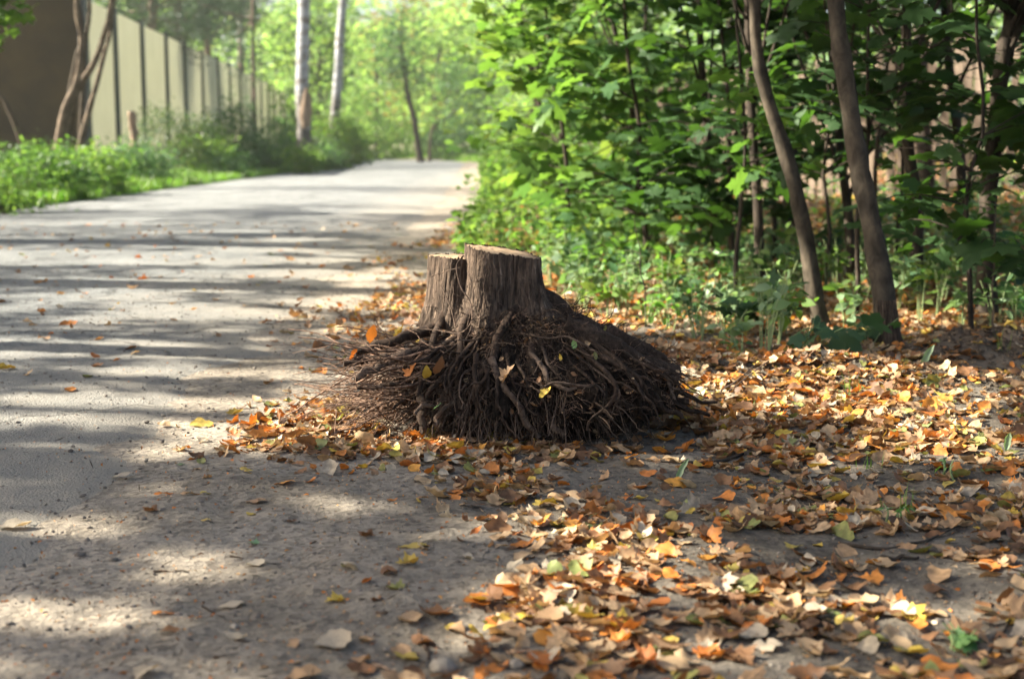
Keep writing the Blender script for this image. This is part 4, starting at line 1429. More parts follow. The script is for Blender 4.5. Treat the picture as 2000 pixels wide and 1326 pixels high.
M_stemg = plain_mat("green_stems", (.22, .28, .12), .7, .2, 30, .1)
M_palegr = leaf_mat('pale_undergrowth_leaves', [(.13, .2, .10), (.17, .25, .13), (.12, .2, .07)], .4, (1.6, 1.7, 1.0), .5, .35)
pl_rows = []
for k in range(3000):
    px_ = rng.uniform(1070, 1990); lowy = np.interp(px_, [1070, 1200, 1350, 1500, 1700, 2000], [560, 640, 690, 700, 640, 640])
    py_ = rng.uniform(450, lowy)
    if (1560 < px_ < 1650 and py_ > 590) or (1690 < px_ < 1790 and py_ > 610): continue
    q = gnd(px_, py_)
    if all((q.x - a) ** 2 + (q.y - b) ** 2 > .012 + .0022 * q.y for a, b, *_ in pl_rows):
        pl_rows.append((q.x, q.y, px_, py_))
    if len(pl_rows) >= 260: break
for (a, b, px_, py_) in pl_rows:
    v = int(rng.choice(4, p=[.2, .27, .35, .18]))
    lm = [M_glossy, M_light, M_palegr, M_bluegr][v]
    lw = ['glossy dark green', 'light green', 'pale whitish green', 'bluish green'][v]
    where = ('just right of the stump' if px_ < 1300 else 'left of the double-bent trunk' if px_ < 1580 else 'between the two grey trunks' if px_ < 1720 else 'right of the thicker leaning trunk')
    plant((a, b), rng.uniform(.14, .36), int(rng.integers(18, 30)), rng.uniform(.05, .085), lm, f"{lw} leafy seedling in the undergrowth {where}",
          [T_OVAL, T_MAPLE][v == 3], f"{lw} seedlings {where}", 5, .09)

# big bluish fern-like leaves low in front of the trunks
for px_, py_, lab, s_, yw in ((1570, 700, 'broad bluish leaf spray arching low before the double-bent trunk', .30, 0), (1690, 680, 'bluish serrated leaf spray at the foot of the leaning trunk', .24, .5),
                         (1450, 705, 'dark glossy seedling with paired leaves near the twig heap', .16, 1), (1425, 650, 'dark drooping seedling beside a grey stake', .18, 2)):
    q = gnd(px_, py_)
    plant((q.x, q.y), s_ * .55, 14, s_ * .38, M_bluegr, lab, T_MAPLE if yw < 1 else T_LONG, None, 5, s_ * .6, .45)

# continuous low ground cover further back
def cover(name, label, n, fx, m, tm, size, hmax, tilt=.6):
    xs_, ys_ = fx(n)
    zz_ = ground_h(xs_, ys_) + rng.uniform(0, 1, len(xs_)) ** 1.5 * hmax
    mb = MB(); scatter(mb, tm, np.stack([xs_, ys_, zz_], -1), size, tilt)
    return tag(obj(name, mb, m), label, None, kind='stuff')


def f1(n):
    y = 8.5 + 14 * rng.uniform(0, 1, n) ** 1.3
    x = road_r(y) + 1.35 + rng.uniform(0, 1, n) ** 1.6 * 7
    k = vn(x * 1.1, y * .8, 5.5) + rng.uniform(-.4, .4, n) > -.1
    return x[k], y[k]


cover('ground_cover', 'low mixed green plants under the roadside thicket', 9000, f1, M_glossy, T_OVAL, .07, .28)


def f2(n):
    y = 10 + 50 * rng.uniform(0, 1, n) ** 1.4
    x = road_r(y) + .55 + rng.uniform(0, 1, n) ** 1.5 * (1.3 + .02 * y)
    return x, y


cover('verge_weeds', 'sunlit weeds along the right road edge', 9000, f2, M_light, T_OVAL, .085, .38)

# grass
def grass(name, label, x, y, hmin, hmax, m=M_grass, wid=.012):
    n = len(x); z = ground_h(x, y) - .01
    h = rng.uniform(hmin, hmax, n); a = rng.uniform(0, 6.28, n); l = h * rng.uniform(.1, .6, n)
    dx, dy = np.cos(a), np.sin(a)
    w_ = wid * rng.uniform(.6, 1.4, n)
    P0 = np.stack([x - dy * w_, y + dx * w_, z], -1); P1 = np.stack([x + dy * w_, y - dx * w_, z], -1)
    P2 = np.stack([x + dx * l * .35 + dy * w_ * .6, y + dy * l * .35 - dx * w_ * .6, z + h * .6], -1)
    P3 = np.stack([x + dx * l * .35 - dy * w_ * .6, y + dy * l * .35 + dx * w_ * .6, z + h * .6], -1)
    P4 = np.stack([x + dx * l, y + dy * l, z + h], -1)
    V = np.stack([P0, P1, P2, P3, P4], 1).reshape(-1, 3)
    b = (np.arange(n) * 5)[:, None]
    F = np.concatenate([b + np.array([[0, 1, 2]]), b + np.array([[0, 2, 3]]), b + np.array([[3, 2, 4]])])
    mb = MB(); mb.add(V, F)
    return tag(obj(name, mb, m), label, None, kind='stuff')


n = 42000
yy = 15 + 62 * rng.uniform(0, 1, n) ** 1.5; xx = road_l(yy) - rng.uniform(0, 1, n) ** 1.3 * 1.7 + .15
grass('grass', 'bright green grass verge along the left road edge', xx, yy, .08, .26, M_grass, .013)
n = 9000
yy = rng.uniform(92, 125, n); xx = road_r(yy) + rng.uniform(0, 1, n) * 12
grass('grass', 'far green grass patch beyond the bend of the road', xx, yy, .2, .6, M_grass, .05)
n = 5000
yy = rng.uniform(60, 92, n); xx = road_l(yy) - rng.uniform(0, 1, n) ** 1.5 * 1.3
grass('grass', 'pale dry grass at the far left road edge', xx, yy, .4, 1.0, leaf_mat("dry_grass", [(.35, .30, .16), (.28, .27, .13)], .4), .03)
# little tufts and broad blades in the foreground litter
for (px_, py_, nb, h, lab, wd_) in ((1770, 990, 9, .10, 'thin green grass tuft in the litter on the bare patch', .0016), (1700, 900, 10, .06, 'short grass tuft in the lower right litter', .0015),
                                    (1480, 800, 14, .05, 'tiny grass tuft in the sunlit litter', .0014), (1950, 700, 9, .12, 'tall thin grass blades on the dark soil heap', .0016),
                                    (1660, 780, 5, .14, 'single long grass stalks on the soil mound', .0012)):
    q = gnd(px_, py_)
    o0 = Vector((q.x, q.y, gh(q.x, q.y)))
    xx = q.x + rng.normal(0, .02, nb); yy = q.y + rng.normal(0, .02, nb)
    g = grass('grass_tuft', lab, xx, yy, h * .6, h, M_grass, wd_)
    del g['kind']; g['category'] = 'grass tuft'


def blade(px_, py_, L, wd_, lean, label, m, up=.9):
    q = gnd(px_, py_); g = gh(q.x, q.y)
    n = 10; t = np.linspace(0, 1, n)
    cx_ = q.x + lean * L * t ** 1.3; cz = g + L * up * t - .15 * L * t ** 3
    wv = wd_ * np.sin(np.clip(t * .95 + .05, 0, 1) * math.pi) ** .8 + .001
    wav = 1 + .15 * np.sin(t * 40)
    V = []
    for i in range(n):
        V += [(cx_[i] - wv[i] * wav[i], q.y, cz[i]), (cx_[i], q.y + .004, cz[i] - .002), (cx_[i] + wv[i] * wav[i], q.y - .006, cz[i] + .002)]
    idx = np.arange(n * 3).reshape(n, 3)
    F = np.stack([idx[:-1, :-1], idx[:-1, 1:], idx[1:, 1:], idx[1:, :-1]], -1).reshape(-1, 4)
    mb = MB(); mb.add(V, F)
    return tag(obj('broad_leaf', mb, m, origin=Vector((q.x, q.y, g))), label, 'plant')


M_pale = leaf_mat("pale_green_leaf", [(.22, .30, .17), (.25, .33, .2)], .3)
blade(1800, 725, .135, .013, .32, 'upright pale wavy leaf growing from the soil mound', M_pale)
blade(1322, 935, .085, .007, .35, 'pointed green blade beside the dark stick', M_pale)
blade(1965, 880, .07, .008, .1, 'upright bluish green leaf at the right litter edge', M_pale)
for px_, py_, lab in ((1850, 930, 'small green weed in the lower right litter'), (1745, 1010, 'little weed with narrow leaves by the grass tuft'), (1880, 1265, 'dark green lobed seedling in the near right litter')):
    q = gnd(px_, py_)
    plant((q.x, q.y), .05, 9, .028, M_glossy, lab, T_LONG if px_ != 1880 else T_MAPLE, None, 4, .03)

# ------------------------------------------------------------------ sticks, stones
def stick(pts, r, label, m=M_bark_dk, name='stick', fork=None):
    P = [gnd(a, b) for a, b, *_ in pts]
    P = [Vector((p.x, p.y, gh(p.x, p.y) + r + (q[2] if len(q) > 2 else 0))) for p, q in zip(P, pts)]
    mb = MB(); Q = wobble(spline(P, 16), r * 1.3, rng.uniform(0, 20))
    tube(mb, Q, np.linspace(r, r * .5, 16), 7, True, .2)
    if fork:
        F_ = [gnd(a, b) for a, b in fork]
        F_ = [Vector((p.x, p.y, gh(p.x, p.y) + r)) for p in F_]
        tube(mb, spline(F_, 8), np.linspace(r * .6, r * .3, 8), 6, True, .2)
    return tag(obj(name, mb, m, origin=P[0]), label, 'twig')


stick([(1335, 905), (1390, 895), (1452, 884)], .009, 'short thick dark stick beside the green blade')
stick([(1640, 1060), (1730, 1072), (1800, 1058), (1862, 1032)], .0045, 'long curved dark twig across the bare soil patch')
stick([(1370, 790, .01), (1440, 762, .02), (1500, 735, .02)], .004, 'pale forked twig lying in the bright litter', M_rootpale, 'twig', [(1440, 762), (1490, 752)])
stick([(1420, 775, .01), (1500, 742, .02), (1545, 728, .03)], .0035, 'pale thin twig beside the forked one', M_rootpale, 'twig')
stick([(1720, 1100), (1790, 1098)], .006, 'dark bark fragment below the curved twig')
stick([(1930, 715), (1998, 730)], .006, 'dark branch on the soil heap at the right edge')
stick([(395, 1180), (440, 1210)], .0022, 'hair-thin twig on the dusty road edge')
stick([(820, 1240), (840, 1290)], .004, 'small dark twig on the bare soil in front', M_root)
stick([(450, 1090), (540, 1105)], .002, 'thin dark twig on the sandy patch', M_root)
stick([(730, 1300), (790, 1326)], .004, 'grey twig at the bottom of the picture', M_rootpale)
stick([(300, 1120), (370, 1122)], .0028, 'short twig lying on the road dust', M_root)
stick([(1900, 1330), (1960, 1240), (1990, 1190)], .003, 'dark slender twig in the right foreground litter')
stick([(1560, 1040), (1640, 1015)], .0035, 'dark twig near the top of the bare patch')
q = gnd(865, 1305)
mb = MB(); V_, F_ = stone_t(3)


def rock(px_, py_, s_, label, m, seed, sz=.6):
    q = gnd(px_, py_); g = gh(q.x, q.y)
    na_, nb_ = 20, 12
    th_, ph_ = np.meshgrid(np.linspace(0, 2 * math.pi, na_, endpoint=False), np.linspace(-math.pi / 2, math.pi / 2, nb_), indexing='xy')
    d = np.stack([np.cos(ph_) * np.cos(th_), np.cos(ph_) * np.sin(th_), np.sin(ph_)], -1)
    r_ = 1 + .22 * fbm(d[..., 0] * 1.6 + seed, d[..., 1] * 1.6, d[..., 2] * 1.6, 3)
    V = d * r_[..., None] * s_ * np.array([1, .8, sz])
    V[..., 2] += s_ * sz * .5
    idx = np.arange(na_ * nb_).reshape(nb_, na_); nx = np.roll(idx, -1, 1)
    mb = MB(); mb.add(V.reshape(-1, 3), np.stack([idx[:-1], nx[:-1], nx[1:], idx[1:]], -1).reshape(-1, 4))
    o = obj('stone', mb, m); o.location = (q.x, q.y, g)
    return tag(o, label, 'stone')


rock(868, 1305, .022, 'rounded beige stone at the bottom of the picture', M_stone, 2, .7)
rock(1142, 1130, .016, 'small blocky grey stone in the leaf litter', M_stone, 5, .8)
rock(157, 1085, .011, 'dark stone chip on the road edge', M_stonedk, 7)
rock(280, 1018, .008, 'tiny dark stone beside the brown leaf', M_stonedk, 9)
rock(222, 1095, .009, 'dark stone chip right of its larger neighbour', M_stonedk, 11)
rock(1745, 672, .05, 'pale flat stone at the foot of the leaning trunk', M_stone, 12, .35)
rock(1560, 1200, .013, 'grey stone among the front leaves', M_stone, 14, .6)
rock(1010, 1308, .014, 'grey stone at the lower edge of the litter', M_stone, 15, .6)
rock(555, 1020, .006, 'bluish pebble near the small brown leaf', M_stonedk, 16)
# crumpled pale wrapper
q = gnd(1540, 1128)
mb = MB()
u_ = np.linspace(-1, 1, 12); U, Vv = np.meshgrid(u_, u_)
W_ = np.stack([U * .018, Vv * .013, .012 + .010 * fbm(U * 2.5, Vv * 2.5, 3.0, 3)], -1)
idx = np.arange(144).reshape(12, 12)
mb.add(W_.reshape(-1, 3), np.stack([idx[:-1, :-1], idx[:-1, 1:], idx[1:, 1:], idx[1:, :-1]], -1).reshape(-1, 4))
o = obj('crumpled_wrapper', mb, M_foil); o.location = (q.x, q.y, gh(q.x, q.y)); tag(o, 'crumpled silvery wrapper lying in the leaf litter', 'litter')
# soil clods on the mounds
mb = MB()
for c, rx_, ry_, hh in _md[:3]:
    n = 900
    xx = c.x + rng.normal(0, rx_ * .75, n); yy = c.y + rng.normal(0, ry_ * .8, n)
    for t in range(4):
        q = np.arange(n) % 4 == t
        scatter(mb, stone_t(t), np.stack([xx, yy, ground_h(xx, yy)], -1)[q], rng.uniform(.004, .016, q.sum()), .5)
tag(obj('soil_crumbs', mb, M_mound, smooth=False), 'loose crumbly soil on the low mounds', None, kind='stuff')

# ------------------------------------------------------------------ noise barrier on the left
def barrier():
    p0 = Vector((-13.3, 44.5, 0)); dirv = Vector((-200 / FPX, 1, 0)).normalized()
    g0 = .35
    H = 5.5 - g0
    base = Vector((p0.x, p0.y, g0))
    e = empty('noise_barrier', base, 'tall cream panelled barrier with dark posts beyond the left verge', 'fence')
    xs_ = [178, 235, 287, 333, 368, 402, 432, 455, 475, 497, 514, 528, 541, 552, 562]
    pts = []
    for i in range(len(xs_)):
        # intersect pixel column with the barrier line
        a = (xs_[i] - 1000) / FPX
        # x = a*y (approx. for the level ray);   p0 + t*dir
        t_ = (a * p0.y - p0.x) / (dirv.x - a * dirv.y)
        pts.append(Vector((p0.x + dirv.x * t_, p0.y + dirv.y * t_, g0)))
    nrm = Vector((dirv.y, -dirv.x, 0))
    for i, p in enumerate(pts):
        hw = .27
        mb = MB()
        a, b = p - dirv * hw, p + dirv * hw
        V = []
        for z_ in (g0 - .5, g0 + H + .12):
            for q in (a - nrm * .12, a + nrm * .12, b + nrm * .12, b - nrm * .12):
                V.append((q.x, q.y, z_))
        mb.add(V, [(0, 1, 5, 4), (1, 2, 6, 5), (2, 3, 7, 6), (3, 0, 4, 7), (4, 5, 6, 7), (3, 2, 1, 0)])
        obj('post', mb, M_post, e, False, base)
        if i + 1 < len(pts):
            q = pts[i + 1]
            a, b = p + dirv * hw, q - dirv * hw
            nz_ = 1
            for k in range(nz_):        # boards with a narrow shadow gap
                pass
            mb = MB()
            zs_ = np.linspace(g0 - .4, g0 + H, nz_ + 1)
            for k in range(nz_):
                V = []
                for z_ in (zs_[k] + .012, zs_[k + 1] - .012):
                    for w2 in (a - nrm * .03, a + nrm * .05, b + nrm * .05, b - nrm * .03):
                        V.append((w2.x, w2.y, z_))
                mb.add(V, [(0, 1, 5, 4), (1, 2, 6, 5), (2, 3, 7, 6), (3, 0, 4, 7), (4, 5, 6, 7), (3, 2, 1, 0)])
                if k:
                    V = []
                    for z_ in (zs_[k] - .012, zs_[k] + .012):
                        for w2 in (a - nrm * .02, a + nrm * .02, b + nrm * .02, b - nrm * .02):
                            V.append((w2.x, w2.y, z_))
                    mb.add(V, [(0, 1, 5, 4), (1, 2, 6, 5), (2, 3, 7, 6), (3, 0, 4, 7), (4, 5, 6, 7), (3, 2, 1, 0)])
            obj('panel', mb, M_panel, e, False, base)
    # return wing turning left, towards us: darker brown panels, in shade
    p = pts[0]
    wing = Vector((-1, -.12, 0)).normalized()
    for i in range(5):
        a, b = p + wing * (i * 3.0 + .16), p + wing * (i * 3.0 + 2.84)
        nn = Vector((-wing.y, wing.x, 0))
        mb = MB()
        zs_ = [g0 - .4, 1.6, 3.0, 4.3, 5.6, g0 + H + 3.0]
        for k in range(5):
            V = []
            for z_ in (zs_[k] + .015, zs_[k + 1] - .015):
                for w2 in (a - nn * .04, a + nn * .04, b + nn * .04, b - nn * .04):
                    V.append((w2.x, w2.y, z_))
            mb.add(V, [(0, 1, 5, 4), (1, 2, 6, 5), (2, 3, 7, 6), (3, 0, 4, 7), (4, 5, 6, 7), (3, 2, 1, 0)])
            if k:
                V = []
                for z_ in (zs_[k] - .015, zs_[k] + .015):
                    for w2 in (a - nn * .02, a + nn * .02, b + nn * .02, b - nn * .02):
                        V.append((w2.x, w2.y, z_))
                mb.add(V, [(0, 1, 5, 4), (1, 2, 6, 5), (2, 3, 7, 6), (3, 0, 4, 7), (4, 5, 6, 7), (3, 2, 1, 0)])
        o = obj('panel', mb, M_brownpanel, e, False, base)
        o['label'] = 'brown panel of the return wing'
    return e


barrier()

# wooden fence seen between the trunks on the right
def plank_fence(label, pa, pb, h, m, seed):
    base = Vector((pa[0], pa[1], gh(*pa)))
    e = empty('wooden_fence', base, label, 'fence')
    r_ = np.random.default_rng(seed)
    L = math.hypot(pb[0] - pa[0], pb[1] - pa[1]); n = int(L / .13)
    dx, dy = (pb[0] - pa[0]) / L, (pb[1] - pa[1]) / L
    mb = MB()
    for i in range(n):
        if r_.random() < .07: continue
        s0 = i * .13; wd_ = r_.uniform(.07, .115); hh = h * r_.uniform(.8, 1.12); ln = r_.normal(0, .035)
        x0, y0 = pa[0] + dx * s0, pa[1] + dy * s0
        g = gh(x0, y0)
        V = []
        for z_, f in ((g - .05, 0), (g + hh, 1)):
            for k in (0, 1):
                for t_ in (-.012, .012):
                    V.append((x0 + dx * (k * wd_ + ln * hh * f) - dy * t_, y0 + dy * (k * wd_ + ln * hh * f) + dx * t_, z_ + (0 if f == 0 else r_.uniform(-.05, .03))))
        mb.add(V, [(0, 2, 6, 4), (1, 5, 7, 3), (0, 4, 5, 1), (2, 3, 7, 6), (4, 6, 7, 5)])
    obj('planks', mb, m, e, False, base)
    mb = MB()
    for z_ in (.35, h * .8):
        P = [(pa[0] + dx * L * t_ - dy * .05, pa[1] + dy * L * t_ + dx * .05, gh(pa[0] + dx * L * t_, pa[1] + dy * L * t_) + z_) for t_ in np.linspace(0, 1, 8)]
        tube(mb, P, .03, 4, True)
    obj('rail', mb, m, e, False, base)


plank_fence('pale weathered plank fence glimpsed behind the trunks', (2.0, 19.5), (8.0, 15.0), 1.75, M_plank, 3)
plank_fence('reddish brown plank fence in the dark right corner', (4.6, 12.6), (6.0, 10.5), 1.7, bark_mat("reddish_planks", (.16, .08, .05), (.28, .15, .09), 10, (1, 1, .1), .5, .85, .01), 5)

# ------------------------------------------------------------------ left verge: shrubs, snag, multi-stem tree, birches
def shrub(name, label, centre, radii, ncl, per, size, m, tm=T_OVAL, group=None, spread=(.22, .22, .14), tilt=.6, stems=7):
    cx_, cy_ = centre
    g = gh(cx_, cy_)
    o0 = Vector((cx_, cy_, g))
    e = empty(name, o0, label, 'shrub', group)
    mc, ms = MB(), MB()
    cc = crown(mc, tm, (cx_, cy_, g + radii[2] * .75), radii, ncl, per, size, spread, tilt, .3, zmin=g)
    for i in range(stems):
        t_ = cc[rng.integers(0, len(cc))]
        Q = spline([(cx_ + rng.normal(0, .06), cy_ + rng.normal(0, .06), g - .03), ((cx_ + t_[0]) / 2, (cy_ + t_[1]) / 2, g + radii[2] * .5), tuple(t_)], 7)
        tube(ms, Q, np.linspace(.018, .005, 7), 5, False)
    obj('stems', ms, M_bark_gr, e, origin=o0); obj('foliage', mc, m, e, origin=o0)
    return e


def shrub_px(label, px_, Y, ztop_px, wpx, m, ncl, per, size, **kw):
    p = at(px_, 330, Y); zt = at(px_, ztop_px, Y).z
    g = gh(p.x, Y)
    w_ = wpx / FPX * Y / 2
    return shrub('shrub', label, (p.x, Y), (w_, max(.6, w_ * .8), max(.25, (zt - g) / 1.7)), ncl, per, size, m, **kw)


shrub_px('bright green leafy shrub at the far left road edge', 55, 25, 292, 190, M_maple, 90, 26, .085)
shrub_px('bright broad-leaved weed clump before the dark barrier wing', 165, 27, 300, 80, M_light, 36, 18, .12)
shrub_px('low fresh green weeds at the left frame edge', 0, 18.5, 350, 120, M_light, 40, 22, .08)
shrub_px('dark rounded bush below the first cream panels', 335, 41, 215, 165, M_darkbush, 130, 30, .10)
shrub_px('small green bush at the foot of the first cream panel', 228, 35, 300, 90, M_light, 40, 24, .10)
shrub_px('tall bluish green bush against the middle panels', 460, 50, 192, 110, M_bluegr, 90, 28, .13)
shrub_px('bushy light green shrub between the dark and bluish bushes', 410, 45, 235, 90, M_light, 60, 26, .12)
shrub_px('bluish undergrowth shrub before the far panels', 535, 56, 235, 110, M_bluegr, 90, 28, .13)
shrub_px('low green shrub beside the larger birch', 560, 58, 280, 110, M_darkbush, 60, 24, .13)
shrub_px('dense green shrub at the foot of the smaller birch', 665, 60, 225, 100, M_light, 110, 28, .17)
shrub_px('dark green shrub between the two birches', 630, 56, 270, 80, M_darkbush, 70, 26, .15)
shrub_px('light shrub at the far left end of the road', 690, 75, 265, 60, M_light, 60, 26, .2)
shrub_px('low weedy shrub on the verge before the dark bush', 300, 34, 300, 90, M_bluegr, 36, 22, .09)
shrub_px('low weedy shrub on the verge before the bluish bush', 440, 41, 290, 110, M_bluegr, 40, 22, .10)

shrub_px('leafy green shrub low at the left frame edge, nearest the road', 90, 23.5, 296, 190, M_maple, 90, 26, .10)
shrub_px('broad-leaved green bush before the barrier corner post', 195, 26, 296, 110, M_light, 60, 24, .12)
shrub_px('round green bush before the snag', 270, 33, 285, 100, M_bluegr, 60, 24, .12)
shrub_px('bushy green growth along the middle panels', 390, 43, 262, 120, M_light, 80, 26, .13)
shrub_px('bluish leafy shrub below the tall bush', 500, 49, 270, 120, M_bluegr, 80, 26, .13)
shrub_px('leafy shrub hiding the foot of the larger birch', 592, 48, 285, 80, M_light, 50, 24, .13)
shrub_px('small bluish shrub in front of the smaller birch', 640, 54, 283, 70, M_bluegr, 50, 24, .13)
shrub_px('fresh green weeds at the foot of the many-stemmed tree', 120, 28, 300, 130, M_light, 60, 24, .10)
shrub_px('green weeds around the dead snag', 265, 35, 300, 70, M_light, 40, 24, .10)
# broken snag post
SNY = 38.0
p = at(262, 330, SNY)
g = gh(p.x, SNY)
mb = MB()
P = spline([(p.x, SNY, g - .05), (at(262, 270, SNY).x, SNY, at(262, 270, SNY).z), (at(256, 218, SNY).x, SNY, at(256, 218, SNY).z)], 16)
tube(mb, P, np.linspace(.15, .10, 16), 12, True, .35)
tag(obj('dead_snag', mb, M_baresnag, origin=Vector(P[0])), 'short broken dead stem standing before the first cream panels', 'snag')

# leaning multi-stem tree
Y = 30.0
o0 = Vector((at(125, 330, Y).x, Y, gh(at(125, 330, Y).x, Y)))
e = empty('multi_stem_tree', o0, 'leaning many-stemmed tree in front of the dark barrier wing', 'tree')
mts = [[(100, 300), (125, 220), (150, 160), (160, 80), (150, 0)], [(105, 305), (140, 200), (180, 130), (200, 80), (218, 0)], [(140, 305), (165, 250), (190, 160), (205, 100), (215, 60)],
       [(130, 305), (135, 200), (150, 110), (162, 60)], [(60, 320), (35, 260), (10, 200), (-10, 160)], [(155, 305), (160, 220), (165, 100), (175, 0)], [(120, 305), (150, 160), (158, 60), (140, -40)]]
M_ml = M_bark_pale
for i, rows in enumerate(mts):
    P = [at(a, b, Y + .15 * i) for a, b in rows]
    P[0].z = o0.z - .05
    P += [hi(P[-1], rng.normal(0, .3), .1, 2.0)]
    mb = MB(); tube(mb, spline(P, 24), np.linspace(.10, .045, 24) * (.95 if i < 2 else .7), 10, True, .12, seed=i)
    obj('stem', mb, M_ml if i in (0, 1, 2) else M_bark_gr, e, origin=o0)
mc = MB(); crown(mc, T_OVAL, (o0.x - .5, Y, 6.2), (3, 2.5, 2.0), 90, 34, .14, (.5, .5, .2))
obj('crown', mc, M_light, e, origin=o0)
# leafy twig hanging in at the top-left corner
q = at(10, 40, 14)
shrubx = MB(); crown(shrubx, T_MAPLE, (q.x - .25, 14, q.z + .3), (.45, .4, .45), 16, 16, .13, (.12, .12, .1))
t0 = Vector((q.x - 1.3, 14, gh(q.x - 1.3, 14)))
e = empty('maple_sapling', t0, 'sapling whose light leaves hang in at the top left corner', 'sapling')
mb = MB(); tube(mb, spline([t0, (q.x - 1.2, 14, 1.8), (q.x - .6, 14, q.z + .6), (q.x - .2, 14, q.z + .4)], 16), np.linspace(.03, .006, 16), 8)
obj('trunk', mb, M_bark_gr, e, origin=t0); obj('crown', shrubx, M_light, e, origin=t0)

# birches
YB1 = 52.0
rows = [(592, 330), (594, 250), (590, 170), (592, 90), (594, 0)]
P = [at(a, b, YB1) for a, b in rows]; P[0].z = gh(P[0].x, YB1) - .1
P += [hi(P[-1], .1, 0, 4), hi(P[-1], .3, 0, 8)]
b1 = tree('birch_tree', 'thicker birch by the road with a torn bare patch on its trunk', 'tree', None, P, .27, .2, M_birch, M_light, T_OVAL,
          [((P[-1].x, YB1, P[-1].z - 1), (4, 4, 3.2), 120, 26, .22, (.7, .7, .4))], 26, rough=.1, tstart=.8)
mb = MB()
pp = [at(594, 250, YB1 - .22), at(596, 215, YB1 - .24), at(597, 172, YB1 - .2)]
na_ = 14
Q = spline(pp, na_)
wv = np.sin(np.linspace(.15, .93, na_) * math.pi) * .2 + .03
V = []
for i in range(na_):
    for j in range(7):
        u = j / 6 * 2 - 1
        V.append((Q[i][0] + u * wv[i] + .03, Q[i][1] - .09 * (1 - u * u) + .02 * vn(i * .9, j * .9), Q[i][2]))
idx = np.arange(na_ * 7).reshape(na_, 7)
mb.add(V, np.stack([idx[:-1, :-1], idx[:-1, 1:], idx[1:, 1:], idx[1:, :-1]], -1).reshape(-1, 4))
obj('bare_patch', mb, M_baresnag, b1, origin=Vector(b1.location))
YB2 = 60.0
rows = [(645, 320), (653, 240), (660, 160), (664, 80), (670, 0)]
P = [at(a, b, YB2) for a, b in rows]; P[0].z = gh(P[0].x, YB2) - .1
P += [hi(P[-1], .3, 0, 4), hi(P[-1], .6, 0, 8)]
tree('birch_tree', 'slimmer birch leaning over the road behind the thicker one', 'tree', None, P, .23, .15, M_birch, M_light, T_OVAL,
     [((P[-1].x, YB2, P[-1].z - 1), (4, 4, 3.2), 120, 26, .24, (.7, .7, .4))], 26, rough=.1, tstart=.8)

# tall conifers and trunks behind the barrier
for i, (px_, Y, r, lab) in enumerate(((405, 86, .26, 'spruce behind the barrier, nearest to its tall end'), (350, 74, .22, 'spruce with drooping boughs above the third panel'), (470, 100, .28, 'spruce with drooping boughs above the low end of the barrier'),
                       (300, 66, .22, 'spruce over the second cream panel'), (495, 58, .08, 'thin dark conifer stem rising behind the far panels'))):
    q = at(px_, 100, Y)
    base = Vector((q.x, Y, gh(q.x, Y)))
    tree('spruce_tree', lab, 'tree', 'spruces behind the barrier', [base, (q.x, Y, 6), (q.x + .1, Y, 12), (q.x, Y, 17)], r, r * .6, M_bark_sp, M_needle, t_needle() if False else T_NEED,
         [((q.x, Y, Y * .115 + (i % 3) * .6), (3.0, 2.6, 3.6), 90 if i < 4 else 10, 60, .45, (.55, .55, .35))], 20, sides=8, tilt=.9)

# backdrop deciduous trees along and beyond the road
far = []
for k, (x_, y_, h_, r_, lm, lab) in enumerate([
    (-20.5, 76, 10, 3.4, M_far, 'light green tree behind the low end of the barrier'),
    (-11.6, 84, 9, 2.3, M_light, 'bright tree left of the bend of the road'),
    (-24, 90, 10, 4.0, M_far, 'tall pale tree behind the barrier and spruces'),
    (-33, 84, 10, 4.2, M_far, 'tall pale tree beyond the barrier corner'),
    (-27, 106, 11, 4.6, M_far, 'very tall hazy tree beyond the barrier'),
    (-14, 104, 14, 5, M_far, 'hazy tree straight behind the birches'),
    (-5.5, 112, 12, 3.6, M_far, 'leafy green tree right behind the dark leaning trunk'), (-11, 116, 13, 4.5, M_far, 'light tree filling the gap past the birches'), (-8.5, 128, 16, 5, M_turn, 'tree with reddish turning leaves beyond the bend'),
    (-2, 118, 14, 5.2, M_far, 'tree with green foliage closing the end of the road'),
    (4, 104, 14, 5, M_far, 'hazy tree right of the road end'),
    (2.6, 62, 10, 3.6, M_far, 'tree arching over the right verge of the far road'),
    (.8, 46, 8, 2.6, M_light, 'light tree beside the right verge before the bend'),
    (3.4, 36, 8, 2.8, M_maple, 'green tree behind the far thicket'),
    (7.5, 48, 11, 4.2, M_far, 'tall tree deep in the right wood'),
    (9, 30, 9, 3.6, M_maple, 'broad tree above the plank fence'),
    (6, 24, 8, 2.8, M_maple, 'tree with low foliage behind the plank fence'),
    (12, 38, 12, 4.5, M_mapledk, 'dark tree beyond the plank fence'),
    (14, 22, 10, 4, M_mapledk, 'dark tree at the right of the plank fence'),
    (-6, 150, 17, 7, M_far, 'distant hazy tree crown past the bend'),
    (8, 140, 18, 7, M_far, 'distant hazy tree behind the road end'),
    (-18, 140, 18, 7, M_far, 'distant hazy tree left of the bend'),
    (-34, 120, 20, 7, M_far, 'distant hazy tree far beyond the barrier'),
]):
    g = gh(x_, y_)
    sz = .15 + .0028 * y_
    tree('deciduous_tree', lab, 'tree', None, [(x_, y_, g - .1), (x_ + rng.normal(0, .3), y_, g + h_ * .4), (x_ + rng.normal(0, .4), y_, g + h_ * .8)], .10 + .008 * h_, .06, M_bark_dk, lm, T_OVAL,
         [((x_, y_, g + h_ * .52), (r_, r_, h_ * .5), int(26 * r_), 26, sz, (r_ * .16, r_ * .16, r_ * .07), g + .1)], 22, sides=8, tilt=.6)
